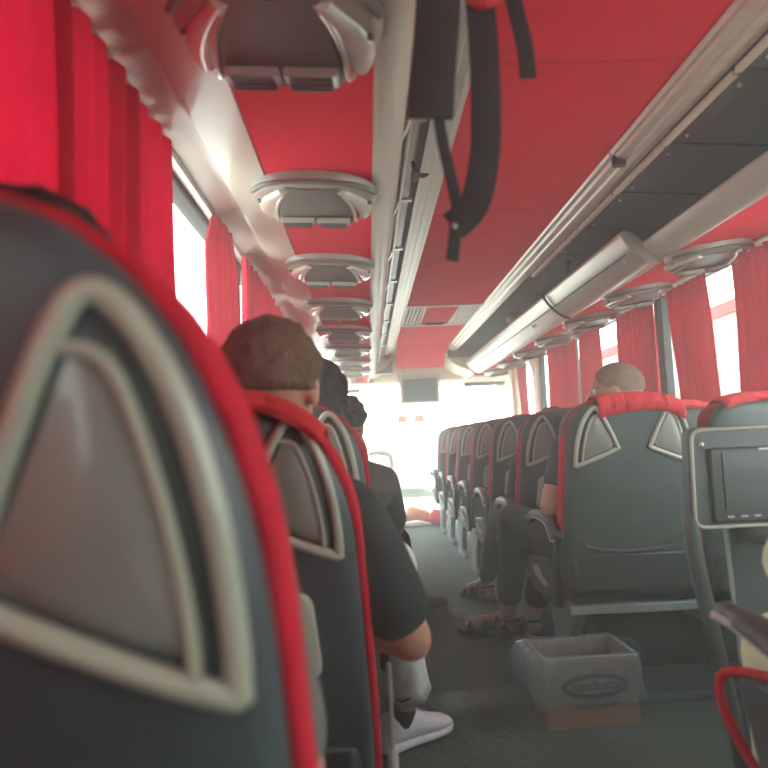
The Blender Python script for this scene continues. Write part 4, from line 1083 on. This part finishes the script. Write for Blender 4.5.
# passenger in the closest single seat: only the crown shows
torso = [(-.93, .72, .50), (-.93, .70, .68), (-.93, .68, .84), (-.93, .67, .98)]
arms_ = [((-.77, .68, .90), (-.72, .74, .66), (-.80, .93, .62), (-.3, .9, 0), (0, 0, -1), 1), ((-1.06, .68, .90), (-1.05, .76, .66), (-1.0, .93, .62), (.3, .9, 0), (0, 0, -1), -1)]
legs = [((-.85, .76, .49), (-.82, 1.08, .50), (-.80, 1.06, .12), (-.80, 1.2, .10)), ((-.99, .76, .49), (-1.0, 1.08, .50), (-1.0, 1.06, .12), (-1.0, 1.2, .10))]
p, q = build_person('passenger hidden behind the closest seat, only dark hair visible above it', M['skin'], (-.945, .66, 1.125), .2, torso, arms_, legs)
eyes(q, p)
hair_cap((-.945, .66, 1.125), Matrix.Rotation(.2, 3, 'Z'), 1.0, 1.2, -.5, .4, M['hairblack'], parent=p, sd=21, rough=.008)
cloth_torso(p, torso, arms_, M['grey_shirt']); cloth_legs(p, legs, torso[0], M['trouser'])
for l in legs: shoe(p, (l[2][0], l[2][1], .085), (l[3][0], l[3][1], .085), M['brown_shoe'])

# passenger in pale green at the right edge
torso = [(.40, 1.12, .50), (.40, 1.09, .67), (.40, 1.07, .83), (.40, 1.06, .98)]
arms_ = [((.25, 1.08, .92), (.112, 1.15, .765), (.24, 1.36, .72), (.6, .7, 0), (0, 0, -1), -1), ((.51, 1.08, .92), (.56, 1.18, .72), (.44, 1.36, .70), (-.5, .8, 0), (0, 0, -1), 1)]
legs = [((.32, 1.17, .50), (.235, 1.44, .52), (.24, 1.46, .12), (.24, 1.60, .10)), ((.44, 1.17, .50), (.44, 1.46, .52), (.44, 1.46, .12), (.44, 1.60, .10))]
p, q = build_person('passenger in pale green clothes cut off by the right edge', M['skin'], (.40, 1.06, 1.12), 0, torso, arms_, legs)
eyes(q, p)
hair_cap((.40, 1.06, 1.12), Matrix.Rotation(0, 3, 'Z'), 1.0, 1.15, -.45, .4, M['hairblack'], parent=p, sd=31)
cloth_torso(p, torso, arms_, M['lime_cloth'], long=True, sl_r=.07, name='blouse'); cloth_legs(p, legs, torso[0], M['lime_cloth'], r=(.11, .09, .08), name='skirt_trousers')
for l in legs: shoe(p, (l[2][0], l[2][1], .085), (l[3][0], l[3][1], .085), M['brown_shoe'])

# ---------------------------------------------------------------- small things on the floor and by the seats
crumple('blue_bag', (.44, 3.06, .05), (.09, .05, .05), M['bluebag'], 'blue-grey plastic bag under the cloth-backed seat', 'bag', None, 8)
mb = MB(); mb.loft([[(.0+r_*math.cos(a), r_*math.sin(a), z) for a in [2*PI*i/20 for i in range(20)]] for z, r_ in ((.0, .03), (.004, .034), (.10, .034), (.13, .030), (.155, .014), (.17, .014))])
bt = thing('plastic_bottle', (.13, 1.62, 0.005), 'clear bottle with reddish label on the floor by the red-edged seat', 'bottle')
obj('bottle_body', mb, M['bottle'], bt)
mb = MB(); mb.loft([[(r_*math.cos(a), r_*math.sin(a), z) for a in [2*PI*i/20 for i in range(20)]] for z, r_ in ((.03, .0345), (.035, .035), (.09, .035), (.095, .0345))]); obj('bottle_label', mb, M['peach'], bt)
rd = thing('metal_rod', (-.60, 1.22, 0), 'thin chrome rod with pale green cap standing beside the second single seat', 'rod')
mb = MB(); mb.tube([(0, 0, 0), (0, 0, .615)], .0045, 8); obj('rod', mb, M['metal'], rd)
mb = MB(); mb.tube([(0, 0, .40), (.0, 0, .47)], .010, 10); obj('sleeve', mb, M['armlight'], rd)
mb = MB(); mb.sphere((0, -.01, .395), (.03, .03, .016), 18, 10); obj('cap', mb, M['green_cap'], rd)

# ---------------------------------------------------------------- added scattering volume that stands in for veiling lens glare
if GLARE_DENSITY:
    hm_ = bpy.data.materials.new('glare_volume'); hm_.use_nodes = True; nt = hm_.node_tree; nt.nodes.remove(nt.nodes['Principled BSDF'])
    vs_ = nt.nodes.new('ShaderNodeVolumeScatter'); vs_.inputs['Density'].default_value = GLARE_DENSITY; vs_.inputs['Anisotropy'].default_value = .55
    vs_.inputs['Color'].default_value = (.88, 1.0, .95, 1)
    nt.links.new(vs_.outputs[0], nt.nodes['Material Output'].inputs['Volume'])
    hz = tag(obj('glare_volume', MB().box((-1.14, Y0+.01, .001), (1.14, 8.69, 2.07)), hm_, smooth=False), kind='stuff', label='added scattering volume through the cabin, imitating veiling lens glare', cat='lens glare')
sc.cycles.volume_max_steps = 64 if hasattr(sc.cycles, 'volume_max_steps') else 64
sc.cycles.max_bounces = 8; sc.cycles.volume_bounces = 1; sc.cycles.transparent_max_bounces = 12
sc.cycles.use_denoising = True
